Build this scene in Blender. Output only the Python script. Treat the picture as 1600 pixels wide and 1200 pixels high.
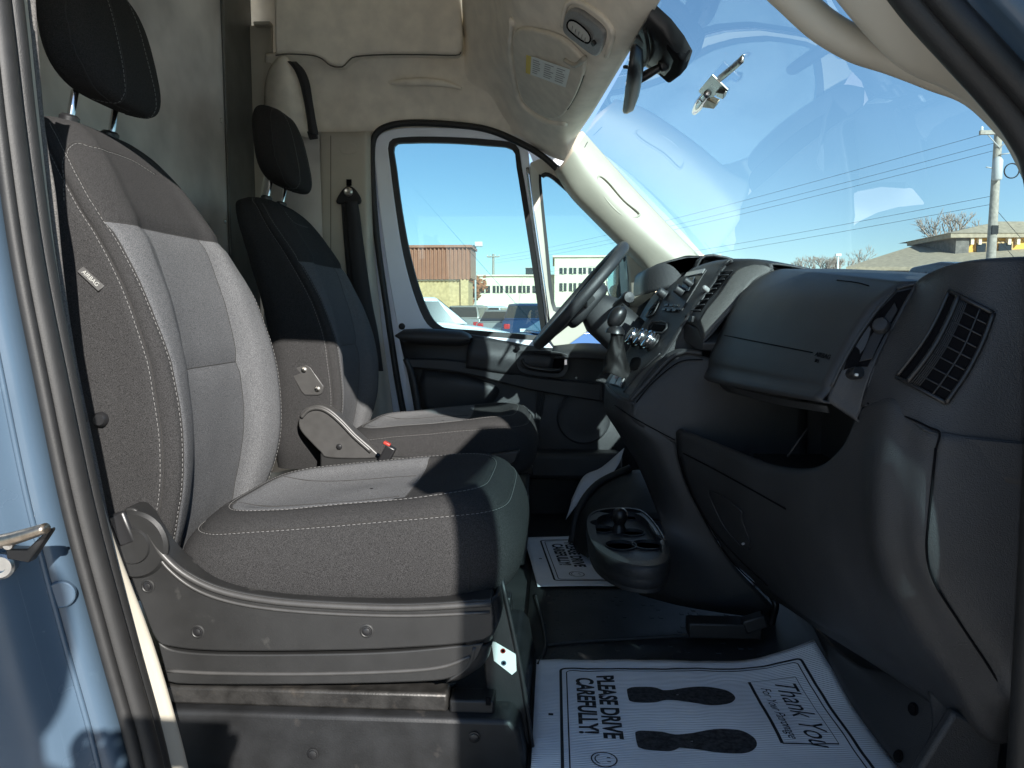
import bpy, bmesh, math, random
from mathutils import Vector, Matrix, noise
from mathutils.bvhtree import BVHTree
R = math.radians
random.seed(7)
scene = bpy.context.scene
for o in list(bpy.data.objects):
    bpy.data.objects.remove(o)
COL = scene.collection

# ------------------------------------------------------------------ camera
# the origin is the lens; +X is the front of the van, +Y its far (driver) side
FPX = 1160.0
YAW, PIT = math.atan(65 / FPX), math.atan(110 / FPX)
cam = bpy.data.cameras.new("camera")
cam.sensor_width = 36.0
cam.lens = FPX / 1600 * 36.0
cam.clip_start, cam.clip_end = 0.02, 3000
cam_ob = bpy.data.objects.new("camera", cam)
COL.objects.link(cam_ob)
cam_ob.rotation_euler = (R(90) - PIT, 0, YAW)
scene.camera = cam_ob
GZ = -1.30          # ground level below the lens
FL = -0.745         # cab floor

# ------------------------------------------------------------------ sky and sun
to_sun = Vector((0.50, -1.0, 0.60)).normalized()
SUN_EL = math.asin(to_sun.z)
SUN_ROT = math.atan2(to_sun.x, to_sun.y)
world = bpy.data.worlds.new("World")
scene.world = world
world.use_nodes = True
wn = world.node_tree
bg = wn.nodes["Background"]
sky = wn.nodes.new("ShaderNodeTexSky")
sky.sky_type = 'NISHITA'
sky.sun_disc = False
sky.sun_elevation = SUN_EL
sky.sun_rotation = SUN_ROT
sky.altitude = 300
sky.air_density = 1.0
sky.dust_density = 0.05
sky.ozone_density = 2.2
wn.links.new(sky.outputs[0], bg.inputs[0])
bg.inputs[1].default_value = 0.074
sun = bpy.data.lights.new("sun", 'SUN')
sun.energy = 4.6
sun.angle = R(0.5)
sun.color = (1.0, 0.955, 0.89)
sun_ob = bpy.data.objects.new("sun", sun)
COL.objects.link(sun_ob)
sun_ob.rotation_euler = to_sun.to_track_quat('Z', 'Y').to_euler()
vs = scene.view_settings
vs.view_transform = 'Standard'
vs.look = 'None'
vs.exposure = 1.4
vs.gamma = 1.0
scene.render.engine = 'CYCLES'
scene.cycles.use_denoising = True
scene.cycles.max_bounces = 10
scene.cycles.diffuse_bounces = 8
scene.cycles.transparent_max_bounces = 16

# ------------------------------------------------------------------ measuring helpers
_fw = Vector((-math.sin(YAW) * math.cos(PIT), math.cos(YAW) * math.cos(PIT), -math.sin(PIT)))
_rt = Vector((math.cos(YAW), math.sin(YAW), 0))
_up = _rt.cross(_fw)
def ray(u, v):
    return _fw + _rt * ((u - 800) / FPX) - _up * ((v - 600) / FPX)
def Y(u, v, y):
    r = ray(u, v); return r * (y / r.y)
def X(u, v, x):
    r = ray(u, v); return r * (x / r.x)
def Z(u, v, z):
    r = ray(u, v); return r * (z / r.z)
def YY(pts):
    return [Y(*p) for p in pts]

# ------------------------------------------------------------------ materials
MAT = {}
def nodes_of(name):
    m = bpy.data.materials.new(name); m.use_nodes = True
    return m, m.node_tree, m.node_tree.nodes["Principled BSDF"]
def pm(name, col, rough=0.5, metal=0.0, var=0.0, vscale=30, col2=None, bump=0.0, bscale=400, spec=0.5,
       rvar=0.0, wear=None, detail=4):
    m, t, b = nodes_of(name)
    N, L = t.nodes, t.links
    tc = N.new("ShaderNodeTexCoord")
    b.inputs["Base Color"].default_value = (*col, 1)
    b.inputs["Roughness"].default_value = rough
    b.inputs["Metallic"].default_value = metal
    b.inputs["Specular IOR Level"].default_value = spec
    if var or col2:
        nz = N.new("ShaderNodeTexNoise"); nz.inputs["Scale"].default_value = vscale
        nz.inputs["Detail"].default_value = detail
        L.new(tc.outputs["Object"], nz.inputs["Vector"])
        rp = N.new("ShaderNodeValToRGB")
        c1 = tuple(max(0, c * (1 - var)) for c in col)
        c2 = col2 or tuple(min(1, c * (1 + var)) for c in col)
        rp.color_ramp.elements[0].color = (*c1, 1); rp.color_ramp.elements[0].position = 0.34
        rp.color_ramp.elements[1].color = (*c2, 1); rp.color_ramp.elements[1].position = 0.66
        L.new(nz.outputs["Fac"], rp.inputs["Fac"])
        out = rp.outputs["Color"]
        if wear:
            n2 = N.new("ShaderNodeTexNoise"); n2.inputs["Scale"].default_value = wear[0]; n2.inputs["Detail"].default_value = 6
            L.new(tc.outputs["Object"], n2.inputs["Vector"])
            r2 = N.new("ShaderNodeValToRGB"); r2.color_ramp.elements[0].position = wear[1]; r2.color_ramp.elements[1].position = wear[2]
            L.new(n2.outputs["Fac"], r2.inputs["Fac"])
            mx = N.new("ShaderNodeMixRGB"); mx.inputs["Color2"].default_value = (*wear[3], 1)
            L.new(r2.outputs["Color"], mx.inputs["Fac"]); L.new(out, mx.inputs["Color1"])
            out = mx.outputs["Color"]
        L.new(out, b.inputs["Base Color"])
    if rvar:
        n3 = N.new("ShaderNodeTexNoise"); n3.inputs["Scale"].default_value = 14; n3.inputs["Detail"].default_value = 5
        L.new(tc.outputs["Object"], n3.inputs["Vector"])
        mr = N.new("ShaderNodeMapRange"); mr.inputs["To Min"].default_value = rough - rvar; mr.inputs["To Max"].default_value = rough + rvar
        L.new(n3.outputs["Fac"], mr.inputs["Value"]); L.new(mr.outputs["Result"], b.inputs["Roughness"])
    if bump:
        nb = N.new("ShaderNodeTexNoise"); nb.inputs["Scale"].default_value = bscale; nb.inputs["Detail"].default_value = 3
        L.new(tc.outputs["Object"], nb.inputs["Vector"])
        bp = N.new("ShaderNodeBump"); bp.inputs["Strength"].default_value = bump; bp.inputs["Distance"].default_value = 0.002
        L.new(nb.outputs["Fac"], bp.inputs["Height"]); L.new(bp.outputs["Normal"], b.inputs["Normal"])
    MAT[name] = m
    return m
def glass(name, tint, base=0.05, rough=0.0, streak=0.0):
    m = bpy.data.materials.new(name); m.use_nodes = True
    t = m.node_tree; N, L = t.nodes, t.links
    N.remove(N["Principled BSDF"])
    out = N["Material Output"]
    tr = N.new("ShaderNodeBsdfTransparent"); tr.inputs[0].default_value = (*tint, 1)
    gl = N.new("ShaderNodeBsdfGlossy"); gl.inputs["Roughness"].default_value = rough
    lw = N.new("ShaderNodeLayerWeight"); lw.inputs["Blend"].default_value = 0.5
    pw = N.new("ShaderNodeMath"); pw.operation = 'POWER'; pw.inputs[1].default_value = 3.2
    L.new(lw.outputs["Facing"], pw.inputs[0])
    mr = N.new("ShaderNodeMapRange"); mr.inputs["To Min"].default_value = base; mr.inputs["To Max"].default_value = 0.9
    L.new(pw.outputs[0], mr.inputs["Value"])
    mx = N.new("ShaderNodeMixShader")
    L.new(mr.outputs["Result"], mx.inputs[0]); L.new(tr.outputs[0], mx.inputs[1]); L.new(gl.outputs[0], mx.inputs[2])
    last = mx.outputs[0]
    if streak:
        # a thin film of dust and wiper streaks that scatters a little light
        tc = N.new("ShaderNodeTexCoord"); mp = N.new("ShaderNodeMapping"); mp.inputs["Scale"].default_value = (3, 1.2, 14)
        mp.inputs["Rotation"].default_value = (0.5, 0.3, 0.2)
        nz = N.new("ShaderNodeTexNoise"); nz.inputs["Scale"].default_value = 3; nz.inputs["Detail"].default_value = 6
        L.new(tc.outputs["Object"], mp.inputs[0]); L.new(mp.outputs[0], nz.inputs["Vector"])
        r2 = N.new("ShaderNodeMapRange"); r2.inputs["From Min"].default_value = 0.45; r2.inputs["From Max"].default_value = 0.8
        r2.inputs["To Min"].default_value = streak * 0.4; r2.inputs["To Max"].default_value = streak
        L.new(nz.outputs["Fac"], r2.inputs["Value"])
        df = N.new("ShaderNodeBsdfTranslucent"); df.inputs[0].default_value = (0.8, 0.85, 0.9, 1)
        m2 = N.new("ShaderNodeMixShader")
        L.new(r2.outputs["Result"], m2.inputs[0]); L.new(last, m2.inputs[1]); L.new(df.outputs[0], m2.inputs[2])
        last = m2.outputs[0]
    L.new(last, out.inputs["Surface"])
    MAT[name] = m
    return m

pm("dash_plastic", (0.027, 0.028, 0.030), 0.47, bump=0.55, bscale=620, rvar=0.06, var=0.12, vscale=10)
pm("dash_smooth", (0.025, 0.026, 0.028), 0.47, bump=0.35, bscale=700, rvar=0.05)
pm("black_plastic", (0.012, 0.012, 0.013), 0.36, bump=0.05, bscale=700)
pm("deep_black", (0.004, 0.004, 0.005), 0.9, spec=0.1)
pm("grey_speckle", (0.085, 0.084, 0.080), 0.55, var=0.5, vscale=800, bump=0.5, bscale=800)
pm("shield_plastic", (0.0145, 0.0146, 0.0147), 0.48, var=0.12, vscale=25, bump=0.12, bscale=900, rvar=0.08,
   wear=(18, 0.66, 0.74, (0.045, 0.044, 0.042)))
pm("shield_edge", (0.045, 0.044, 0.043), 0.42, var=0.1, vscale=40, bump=0.08, bscale=900)
pm("base_metal", (0.011, 0.0115, 0.0125), 0.5, var=0.3, vscale=20, bump=0.12, bscale=300, wear=(30, 0.66, 0.80, (0.035, 0.032, 0.03)))
pm("rail_metal", (0.028, 0.027, 0.026), 0.45, metal=0.4, var=0.4, vscale=35, bump=0.2, bscale=200, wear=(25, 0.6, 0.78, (0.07, 0.06, 0.05)))
pm("fabric_light", (0.070, 0.071, 0.074), 0.95, var=0.30, vscale=760, col2=(0.150, 0.152, 0.157), bump=0.55, bscale=650, spec=0.1, detail=2)
pm("fabric_mid", (0.063, 0.0645, 0.068), 0.95, var=0.30, vscale=760, col2=(0.130, 0.1325, 0.138), bump=0.5, bscale=700, spec=0.1, detail=2)
pm("fabric_dark", (0.0195, 0.0193, 0.0197), 0.95, var=0.28, vscale=800, col2=(0.045, 0.0442, 0.0448), bump=0.5, bscale=750, spec=0.12, detail=2)
pm("fabric_black", (0.018, 0.017, 0.017), 0.93, var=0.3, vscale=700, col2=(0.034, 0.032, 0.031), bump=0.35, bscale=800, spec=0.15, detail=2)
pm("thread", (0.16, 0.158, 0.155), 0.8)
pm("gap_brown", (0.09, 0.08, 0.065), 0.9)
pm("seam_dark", (0.02, 0.019, 0.018), 0.9)
pm("headliner", (0.80, 0.74, 0.63), 0.9, var=0.08, vscale=16, bump=0.5, bscale=700, spec=0.15)
pm("trim_beige", (0.42, 0.388, 0.32), 0.55, var=0.05, vscale=9, bump=0.16, bscale=900, rvar=0.05)
pm("visor", (0.66, 0.61, 0.51), 0.85, var=0.06, vscale=30, bump=0.35, bscale=800)
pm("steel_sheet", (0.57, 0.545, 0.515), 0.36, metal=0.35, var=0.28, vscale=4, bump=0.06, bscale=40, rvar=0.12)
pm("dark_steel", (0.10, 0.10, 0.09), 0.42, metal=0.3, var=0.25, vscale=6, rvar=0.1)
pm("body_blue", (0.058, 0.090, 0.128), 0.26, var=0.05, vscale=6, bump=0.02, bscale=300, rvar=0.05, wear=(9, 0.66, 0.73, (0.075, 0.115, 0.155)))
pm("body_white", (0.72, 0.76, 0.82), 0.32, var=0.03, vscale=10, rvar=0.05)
pm("rubber_grey", (0.012, 0.0118, 0.0118), 0.56, var=0.15, vscale=40, bump=0.10, bscale=500)
pm("rubber", (0.012, 0.012, 0.012), 0.55, bump=0.25, bscale=600)
pm("metal", (0.62, 0.60, 0.56), 0.28, metal=1.0, var=0.1, vscale=50, rvar=0.1)
pm("chrome", (0.75, 0.75, 0.76), 0.14, metal=1.0)
pm("zinc", (0.40, 0.34, 0.27), 0.38, metal=1.0, var=0.3, vscale=60)
pm("paper", (0.74, 0.76, 0.80), 0.62, var=0.03, vscale=20, spec=0.3)
pm("ink", (0.012, 0.012, 0.014), 0.75, var=0.6, vscale=120, col2=(0.05, 0.05, 0.055))
pm("ink_plain", (0.012, 0.012, 0.015), 0.7)
pm("label_white", (0.72, 0.74, 0.70), 0.5)
pm("label_yellow", (0.72, 0.55, 0.08), 0.5)
pm("label_grey", (0.30, 0.30, 0.28), 0.6)
pm("red", (0.32, 0.035, 0.025), 0.4)
pm("belt_grey", (0.10, 0.095, 0.09), 0.8, var=0.4, vscale=500, bump=0.4, bscale=1500)
pm("belt", (0.020, 0.020, 0.022), 0.75, bump=0.4, bscale=1500)
pm("rubber_mat", (0.020, 0.021, 0.022), 0.60, bump=0.25, bscale=500, var=0.25, vscale=12)
pm("screen_grey", (0.05, 0.06, 0.07), 0.12)
pm("silver_plastic", (0.24, 0.24, 0.235), 0.35, var=0.1, vscale=200)
pm("lamp_lens", (0.55, 0.54, 0.50), 0.2)
pm("leather_boot", (0.006, 0.0058, 0.0058), 0.62, spec=0.25, bump=0.25, bscale=300)
glass("windshield_glass", (0.615, 0.80, 0.85), 0.034, streak=0.002)
glass("side_glass", (0.62, 0.775, 0.80), 0.035, streak=0.008)
m, t, b = nodes_of("mirror_glass")
b.inputs["Base Color"].default_value = (0.85, 0.87, 0.9, 1); b.inputs["Metallic"].default_value = 1; b.inputs["Roughness"].default_value = 0.02
MAT["mirror_glass"] = m
# corrugated plastic-coated paper: fine ribs as relief
m = MAT["paper"]; t = m.node_tree
wv = t.nodes.new("ShaderNodeTexWave"); wv.bands_direction = 'Y'; wv.inputs["Scale"].default_value = 62
tc = t.nodes.new("ShaderNodeTexCoord"); t.links.new(tc.outputs["Object"], wv.inputs["Vector"])
bp = t.nodes.new("ShaderNodeBump"); bp.inputs["Strength"].default_value = 0.6; bp.inputs["Distance"].default_value = 0.002
t.links.new(wv.outputs["Fac"], bp.inputs["Height"]); t.links.new(bp.outputs["Normal"], t.nodes["Principled BSDF"].inputs["Normal"])

# ------------------------------------------------------------------ object helpers
def thing(name, label, cat, loc=(0, 0, 0), group=None):
    o = bpy.data.objects.new(name, None); COL.objects.link(o)
    o.location = loc; o.empty_display_size = 0.05
    o["label"] = label; o["category"] = cat
    if group: o["group"] = group
    return o
def wpos(o):
    p = Vector(o.location)
    while o.parent: o = o.parent; p += Vector(o.location)
    return p
def mesh(name, verts, faces, mat, parent=None, smooth=True, bevel=0, seg=2, solid=0, sub=0, kind=None, off=-1, sharp=None):
    me = bpy.data.meshes.new(name)
    me.from_pydata([tuple(v) for v in verts], [], faces)
    me.validate()
    me.update()
    bm = bmesh.new(); bm.from_mesh(me)
    bmesh.ops.recalc_face_normals(bm, faces=bm.faces)
    bm.to_mesh(me); bm.free()
    if smooth:
        me.polygons.foreach_set("use_smooth", [True] * len(me.polygons))
        if sharp: me.set_sharp_from_angle(angle=R(sharp))
    o = bpy.data.objects.new(name, me); COL.objects.link(o)
    me.materials.append(MAT[mat] if isinstance(mat, str) else mat)
    if parent:
        o.parent = parent; o.location = -wpos(parent)
    if solid:
        md = o.modifiers.new("s", 'SOLIDIFY'); md.thickness = solid; md.offset = off
    if bevel:
        md = o.modifiers.new("b", 'BEVEL'); md.width = bevel; md.segments = seg; md.limit_method = 'ANGLE'; md.angle_limit = R(35)
        md.harden_normals = False
        me.set_sharp_from_angle(angle=R(60))
    if sub:
        md = o.modifiers.new("u", 'SUBSURF'); md.levels = sub; md.render_levels = sub
    if kind: o["kind"] = kind
    return o
def tag(o, label, cat, group=None, kind=None):
    if label: o["label"] = label
    if cat: o["category"] = cat
    if group: o["group"] = group
    if kind: o["kind"] = kind
    return o
def cr(p0, p1, p2, p3, t):
    return 0.5 * ((2 * p1) + (-p0 + p2) * t + (2 * p0 - 5 * p1 + 4 * p2 - p3) * t * t + (-p0 + 3 * p1 - 3 * p2 + p3) * t ** 3)
def spline(pts, n=8, closed=False):
    pts = [Vector(p) for p in pts]; out = []; m = len(pts)
    rng = range(m) if closed else range(m - 1)
    for i in rng:
        if closed: a, b_, c, d = pts[(i - 1) % m], pts[i], pts[(i + 1) % m], pts[(i + 2) % m]
        else:
            b_, c = pts[i], pts[i + 1]
            a = pts[i - 1] if i > 0 else b_ * 2 - c
            d = pts[i + 2] if i + 2 < m else c * 2 - b_
        for k in range(n): out.append(cr(a, b_, c, d, k / n))
    if not closed: out.append(pts[-1].copy())
    return out
def gridmesh(rows, closed_u=False, closed_v=False):
    nr, nc = len(rows), len(rows[0]); V = [p for r in rows for p in r]; F = []
    for i in range(nr if closed_v else nr - 1):
        for j in range(nc if closed_u else nc - 1):
            a = i * nc + j; b_ = i * nc + (j + 1) % nc
            c = ((i + 1) % nr) * nc + (j + 1) % nc; d = ((i + 1) % nr) * nc + j
            F.append((a, b_, c, d))
    return V, F
def crgrid(rows, nu=6, nv=6):
    r1 = [spline(r, nu) for r in rows]
    cols = [spline([r[j] for r in r1], nv) for j in range(len(r1[0]))]
    return [[cols[j][i] for j in range(len(cols))] for i in range(len(cols[0]))]
def patch(name, rows, mat, parent=None, nu=6, nv=6, thick=0.004, away=True, **k):
    """smooth panel through measured points, given a real thickness on the side away from the lens"""
    g = crgrid(rows, nu, nv); V, F = gridmesh(g)
    n = Vector(); c = Vector()
    for f in F:
        a, b_, cc, d = (V[i] for i in f); n += (cc - a).cross(d - b_); c += a
    c /= len(F)
    flip = (n.dot(c) > 0)      # front normal should face the lens
    me_o = mesh(name, V, F, mat, parent, **k)
    me = me_o.data
    # make the front normals face the lens so the thickness goes behind
    bm = bmesh.new(); bm.from_mesh(me)
    tot = Vector()
    for f in bm.faces: tot += f.normal * f.calc_area()
    if tot.dot(c) > 0: bmesh.ops.reverse_faces(bm, faces=bm.faces)
    bm.to_mesh(me); bm.free()
    if thick:
        md = me_o.modifiers.new("s", 'SOLIDIFY'); md.thickness = thick; md.offset = -1
    return me_o
def tube(name, path, r, mat, parent=None, n=6, sides=10, closed=False, flat=None, kind=None, smooth_n=None, raw=False):
    p = path if raw else spline(path, n, closed)
    V, F = tube_geo(p, r, sides, closed, flat)
    return mesh(name, V, F, mat, parent, kind=kind)
def tube_geo(p, r, sides=10, closed=False, flat=None, base=0):
    p = [Vector(q) for q in p]; m = len(p); rings = []; nrm = None
    for i in range(m):
        if closed: t = p[(i + 1) % m] - p[i - 1]
        else: t = p[min(i + 1, m - 1)] - p[max(i - 1, 0)]
        if t.length < 1e-9: t = Vector((0, 0, 1))
        t.normalize()
        if nrm is None:
            nrm = Vector((0, 1, 0)) if abs(t.y) < 0.9 else Vector((0, 0, 1))
        nrm = (nrm - t * nrm.dot(t)).normalized()
        bi = t.cross(nrm)
        rr = r(i / (m - 1)) if callable(r) else r
        fa = flat or 1.0
        rings.append([p[i] + nrm * (math.cos(a) * rr) + bi * (math.sin(a) * rr * fa) for a in [2 * math.pi * k / sides for k in range(sides)]])
    V, F = gridmesh(rings, True, closed)
    if not closed:
        F.append(tuple(range(sides))); F.append(tuple((m - 1) * sides + k for k in range(sides)))
    if base: F = [tuple(i + base for i in f) for f in F]
    return V, F
def prism(name, outline, vec, mat, parent=None, bevel=0.0, seg=2, **k):
    """closed outline (3-D points) pushed along vec"""
    n = len(outline); vec = Vector(vec)
    V = [Vector(p) for p in outline] + [Vector(p) + vec for p in outline]
    F = [tuple(range(n)), tuple(range(2 * n - 1, n - 1, -1))] + [(i, (i + 1) % n, n + (i + 1) % n, n + i) for i in range(n)]
    return mesh(name, V, F, mat, parent, bevel=bevel, seg=seg, sharp=None if bevel else 40, **k)
def ring(name, outer, inner, vec, mat, parent=None, bevel=0.0, **k):
    n = len(outer); vec = Vector(vec)
    V = [Vector(p) for p in outer] + [Vector(p) for p in inner]
    V += [v + vec for v in V[:2 * n]]
    F = []
    for i in range(n):
        j = (i + 1) % n
        F += [(i, j, n + j, n + i), (2 * n + i, 3 * n + i, 3 * n + j, 2 * n + j), (i, 2 * n + i, 2 * n + j, j), (n + i, n + j, 3 * n + j, 3 * n + i)]
    return mesh(name, V, F, mat, parent, bevel=bevel, sharp=None if bevel else 40, **k)
def box(name, c, s, mat, parent=None, bevel=0.0, rot=None, axes=None, seg=2, **k):
    c = Vector(c); hx, hy, hz = (q / 2 for q in s)
    M = axes if axes else (Matrix.Rotation(0, 3, 'X') if rot is None else rot)
    V = [c + M @ Vector((sx * hx, sy * hy, sz * hz)) for sx in (-1, 1) for sy in (-1, 1) for sz in (-1, 1)]
    F = [(0, 1, 3, 2), (4, 6, 7, 5), (0, 4, 5, 1), (2, 3, 7, 6), (0, 2, 6, 4), (1, 5, 7, 3)]
    return mesh(name, V, F, mat, parent, bevel=bevel, seg=seg, smooth=bool(bevel), **k)
def frame_of(ax, hint=(0, 0, 1)):
    z = Vector(ax).normalized(); h = Vector(hint)
    if abs(z.dot(h)) > 0.95: h = Vector((1, 0, 0))
    x = h.cross(z).normalized(); y = z.cross(x)
    return Matrix((x, y, z)).transposed()
def lathe(name, c, ax, prof, mat, parent=None, n=24, sx=1.0, sy=1.0, **k):
    """prof: (radius, height) pairs along the axis"""
    c = Vector(c); M = frame_of(ax); rows = []
    for r, h in prof:
        rows.append([c + M @ Vector((r * sx * math.cos(2 * math.pi * i / n), r * sy * math.sin(2 * math.pi * i / n), h)) for i in range(n)])
    V, F = gridmesh(rows, True)
    if prof[0][0] > 1e-6: F.append(tuple(range(n)))
    if prof[-1][0] > 1e-6: F.append(tuple((len(prof) - 1) * n + i for i in range(n)))
    return mesh(name, V, F, mat, parent, sharp=40, **k)
def text(name, body, loc, M, size, mat, parent, align='CENTER', shear=0.0, ext=0.0004, sx=1.0, bold=0.0):
    cu = bpy.data.curves.new(name, 'FONT'); cu.body = body; cu.size = size; cu.align_x = align; cu.align_y = 'CENTER'
    cu.shear = shear; cu.extrude = ext; cu.offset = bold
    tmp = bpy.data.objects.new("tmp", cu); COL.objects.link(tmp)
    dg = bpy.context.evaluated_depsgraph_get(); dg.update()
    me = bpy.data.meshes.new_from_object(tmp.evaluated_get(dg)); bpy.data.objects.remove(tmp)
    me.transform(Matrix.Translation(loc) @ M.to_4x4() @ Matrix.Diagonal((sx, 1, 1, 1)))
    me.materials.clear(); me.materials.append(MAT[mat])
    o = bpy.data.objects.new(name, me); COL.objects.link(o)
    if parent:
        o.parent = parent; o.location = -wpos(parent)
    return o
def superquad(a, b, c, e1, e2, nu=32, nv=20):
    def sp(v, e): return math.copysign(abs(v) ** e, v)
    rows = []
    for i in range(nv + 1):
        ph = -math.pi / 2 + math.pi * i / nv
        rows.append([Vector((a * sp(math.cos(ph), e1) * sp(math.cos(th), e2), b * sp(math.cos(ph), e1) * sp(math.sin(th), e2), c * sp(math.sin(ph), e1)))
                     for th in [2 * math.pi * j / nu for j in range(nu)]])
    return rows
def stitch_geo(path, r=0.0005, dash=0.0055, gap=0.003, lift=None):
    """short thread dashes along a path -> V,F"""
    p = [Vector(q) for q in path]; V, F = [], []; L = [0]
    for i in range(1, len(p)): L.append(L[-1] + (p[i] - p[i - 1]).length)
    def at(s):
        for i in range(1, len(p)):
            if s <= L[i]: return p[i - 1].lerp(p[i], (s - L[i - 1]) / max(L[i] - L[i - 1], 1e-9))
        return p[-1]
    s = 0
    while s + dash < L[-1]:
        v, f = tube_geo([at(s), at(s + dash / 2), at(s + dash)], r, 5, base=len(V)); V += v; F += f; s += dash + gap
    return V, F
# ================================================================== SEATS
def sub_grid(rows, r0, r1, c0, c1):
    """cut a rectangle (inclusive) out of a closed grid, columns may wrap"""
    nc = len(rows[0]); cols = [c % nc for c in range(c0, c1 + 1)]
    return [[rows[i][c] for c in cols] for i in range(r0, r1 + 1)]
def bvh_of(V, F):
    return BVHTree.FromPolygons([tuple(v) for v in V], F)
def snap(bvh, pts, lift=0.0008, inside=None):
    out = []
    for p in pts:
        h = bvh.find_nearest(p)
        n = h[1]
        if inside is not None and n.dot(h[0] - inside) < 0: n = -n
        out.append(h[0] + n * lift)
    return out
def shoot(bvh, uv, lift=0.0008):
    out = []
    for u, v in uv:
        d = ray(u, v).normalized(); h = bvh.ray_cast(Vector((0, 0, 0)), d)
        if h[0] is not None:
            n = h[1] if h[1].dot(d) < 0 else -h[1]
            out.append(h[0] + n * lift)
    return out

BK = dict(
    z=[-.46, -.37, -.24, -.10, .03, .15, .240, .300, .335, .352],
    xb=[-.675, -.632, -.603, -.612, -.645, -.700, -.758, -.806, -.846, -.880],
    hw=[.190, .225, .243, .245, .236, .222, .200, .168, .130, .085],
    d=[.16, .20, .225, .22, .21, .19, .165, .14, .11, .06],
    r=[.020, .040, .048, .044, .036, .020, .008, 0, 0, 0],
    s4=[.15, .15, .15, .16, .20, .30, .36, .40, .42, .45], s5=[.03, .03, .03, .04, .08, .16, .20, .24, .26, .26], y5=[.90, .91, .915, .92, .935, .955, .96, .94, .92, .9])
def back_sections(yc):
    secs = []
    for z, xb, hw, d, r, s4, s5, y5 in zip(BK['z'], BK['xb'], BK['hw'], BK['d'], BK['r'], BK['s4'], BK['s5'], BK['y5']):
        half = [(-d, 0), (-d, .76), (-.80 * d, .985), (-(s4 + .25) * d if s4 < .3 else -(s4 + .15) * d, 1.0), (-s4 * d, .982), (-s5 * d, y5),
                (-.30 * r - .002, .68), (-.95 * r, .46), (-1.05 * r, 0)]
        loop = [(x, y) for x, y in half] + [(x, -y) for x, y in half[-2:0:-1]]
        secs.append([Vector((xb + x, yc + y * hw, z)) for x, y in loop])
    return secs
NSEG = 6
def build_backrest(parent, yc):
    secs = back_sections(yc)
    dense = [spline(s, NSEG, True) for s in secs]            # 16 segments * 6 columns
    nc = len(dense[0])
    cols = [spline([d[j] for d in dense], 6) for j in range(nc)]
    rows = [[cols[j][i] for j in range(nc)] for i in range(len(cols[0]))]
    nr = len(rows)
    up_r = 6 * 5; mid_r = 6 * 3                             # z = .15 and z = -.10
    # seam tucks
    tuck_cols = [4 * NSEG, 5 * NSEG, 7 * NSEG, 9 * NSEG, 11 * NSEG, 12 * NSEG]
    for i in range(nr):
        c = sum((rows[i][j] for j in range(nc)), Vector()) / nc
        for j in tuck_cols:
            if j in (7 * NSEG, 9 * NSEG) and i > up_r: continue
            k = 0.0035 if j in (4 * NSEG, 12 * NSEG, 5 * NSEG, 11 * NSEG) else 0.003
            rows[i][j] = rows[i][j] + (c - rows[i][j]).normalized() * k
    for j in range(5 * NSEG, 11 * NSEG + 1):
        rows[up_r][j] = rows[up_r][j] + Vector((-.006, 0, 0))
    for j in range(7 * NSEG, 9 * NSEG + 1):
        rows[mid_r][j] = rows[mid_r][j] + Vector((-.005, 0, 0))
    for i in range(nr):                                     # gentle cloth unevenness
        for j in range(nc):
            p = rows[i][j]; rows[i][j] = p + Vector((noise.noise(p * 9) * .0035 + noise.noise(p * 24) * .0012, noise.noise(p * 8 + Vector((5, 0, 0))) * .0045 + noise.noise(p * 21) * .0014, 0))
    Vall, Fall = gridmesh(rows, True)
    n0 = len(Vall); Vall = Vall + [sum(rows[0], Vector()) / nc, sum(rows[-1], Vector()) / nc + Vector((0, 0, .004))]
    for j in range(nc):
        Fall.append((j, (j + 1) % nc, n0)); Fall.append(((nr - 1) * nc + j, (nr - 1) * nc + (j + 1) % nc, n0 + 1))
    bv = bvh_of(Vall, Fall)
    # dark shell: sides, back, edge strips, top
    g = sub_grid(rows, 0, nr - 1, 12 * NSEG, 16 * NSEG + 4 * NSEG)
    V, F = gridmesh(g)
    back = mesh("backrest", V, F, "fabric_dark", parent)
    for a, b_ in ((4, 5), (11, 12)):
        V, F = gridmesh(sub_grid(rows, 0, nr - 1, a * NSEG, b_ * NSEG)); mesh("edge_strip", V, F, "fabric_dark", back)
    for a, b_ in ((5, 7), (9, 11)):
        V, F = gridmesh(sub_grid(rows, 0, up_r, a * NSEG, b_ * NSEG)); mesh("bolster", V, F, "fabric_light" if a == 5 else "fabric_mid", back)
    V, F = gridmesh(sub_grid(rows, 0, mid_r, 7 * NSEG, 9 * NSEG)); mesh("lumbar_panel", V, F, "fabric_mid", back)
    V, F = gridmesh(sub_grid(rows, mid_r, up_r, 7 * NSEG, 9 * NSEG)); mesh("center_panel", V, F, "fabric_mid", back)
    g = sub_grid(rows, up_r, nr - 1, 5 * NSEG, 11 * NSEG)
    V, F = gridmesh(g); mesh("upper_panel", V, F, "fabric_dark", back)
    nt = [sum(rows[-1], Vector()) / nc + Vector((0, 0, .004))]
    V = rows[-1] + nt; F = [(j, (j + 1) % nc, nc) for j in range(nc)]
    mesh("top_panel", V, F, "fabric_dark", back)
    # seams with their threads
    SV, SF, TV, TF = [], [], [], []
    def seam(pts, thread=None):
        v, f = tube_geo(snap(bv, pts, .0001), .0010, 5, base=len(SV)); SV.extend(v); SF.extend(f)
        if thread:
            v, f = stitch_geo(snap(bv, [p + thread for p in pts], .0010, Vector((-.74, yc, 0))))
            TF.extend(tuple(i + len(TV) for i in q) for q in f); TV.extend(v)
    for j, s in ((4, 1), (12, -1)):
        seam([rows[i][j * NSEG] for i in range(2, nr - 3)], Vector((-.006, 0, 0)))
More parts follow.
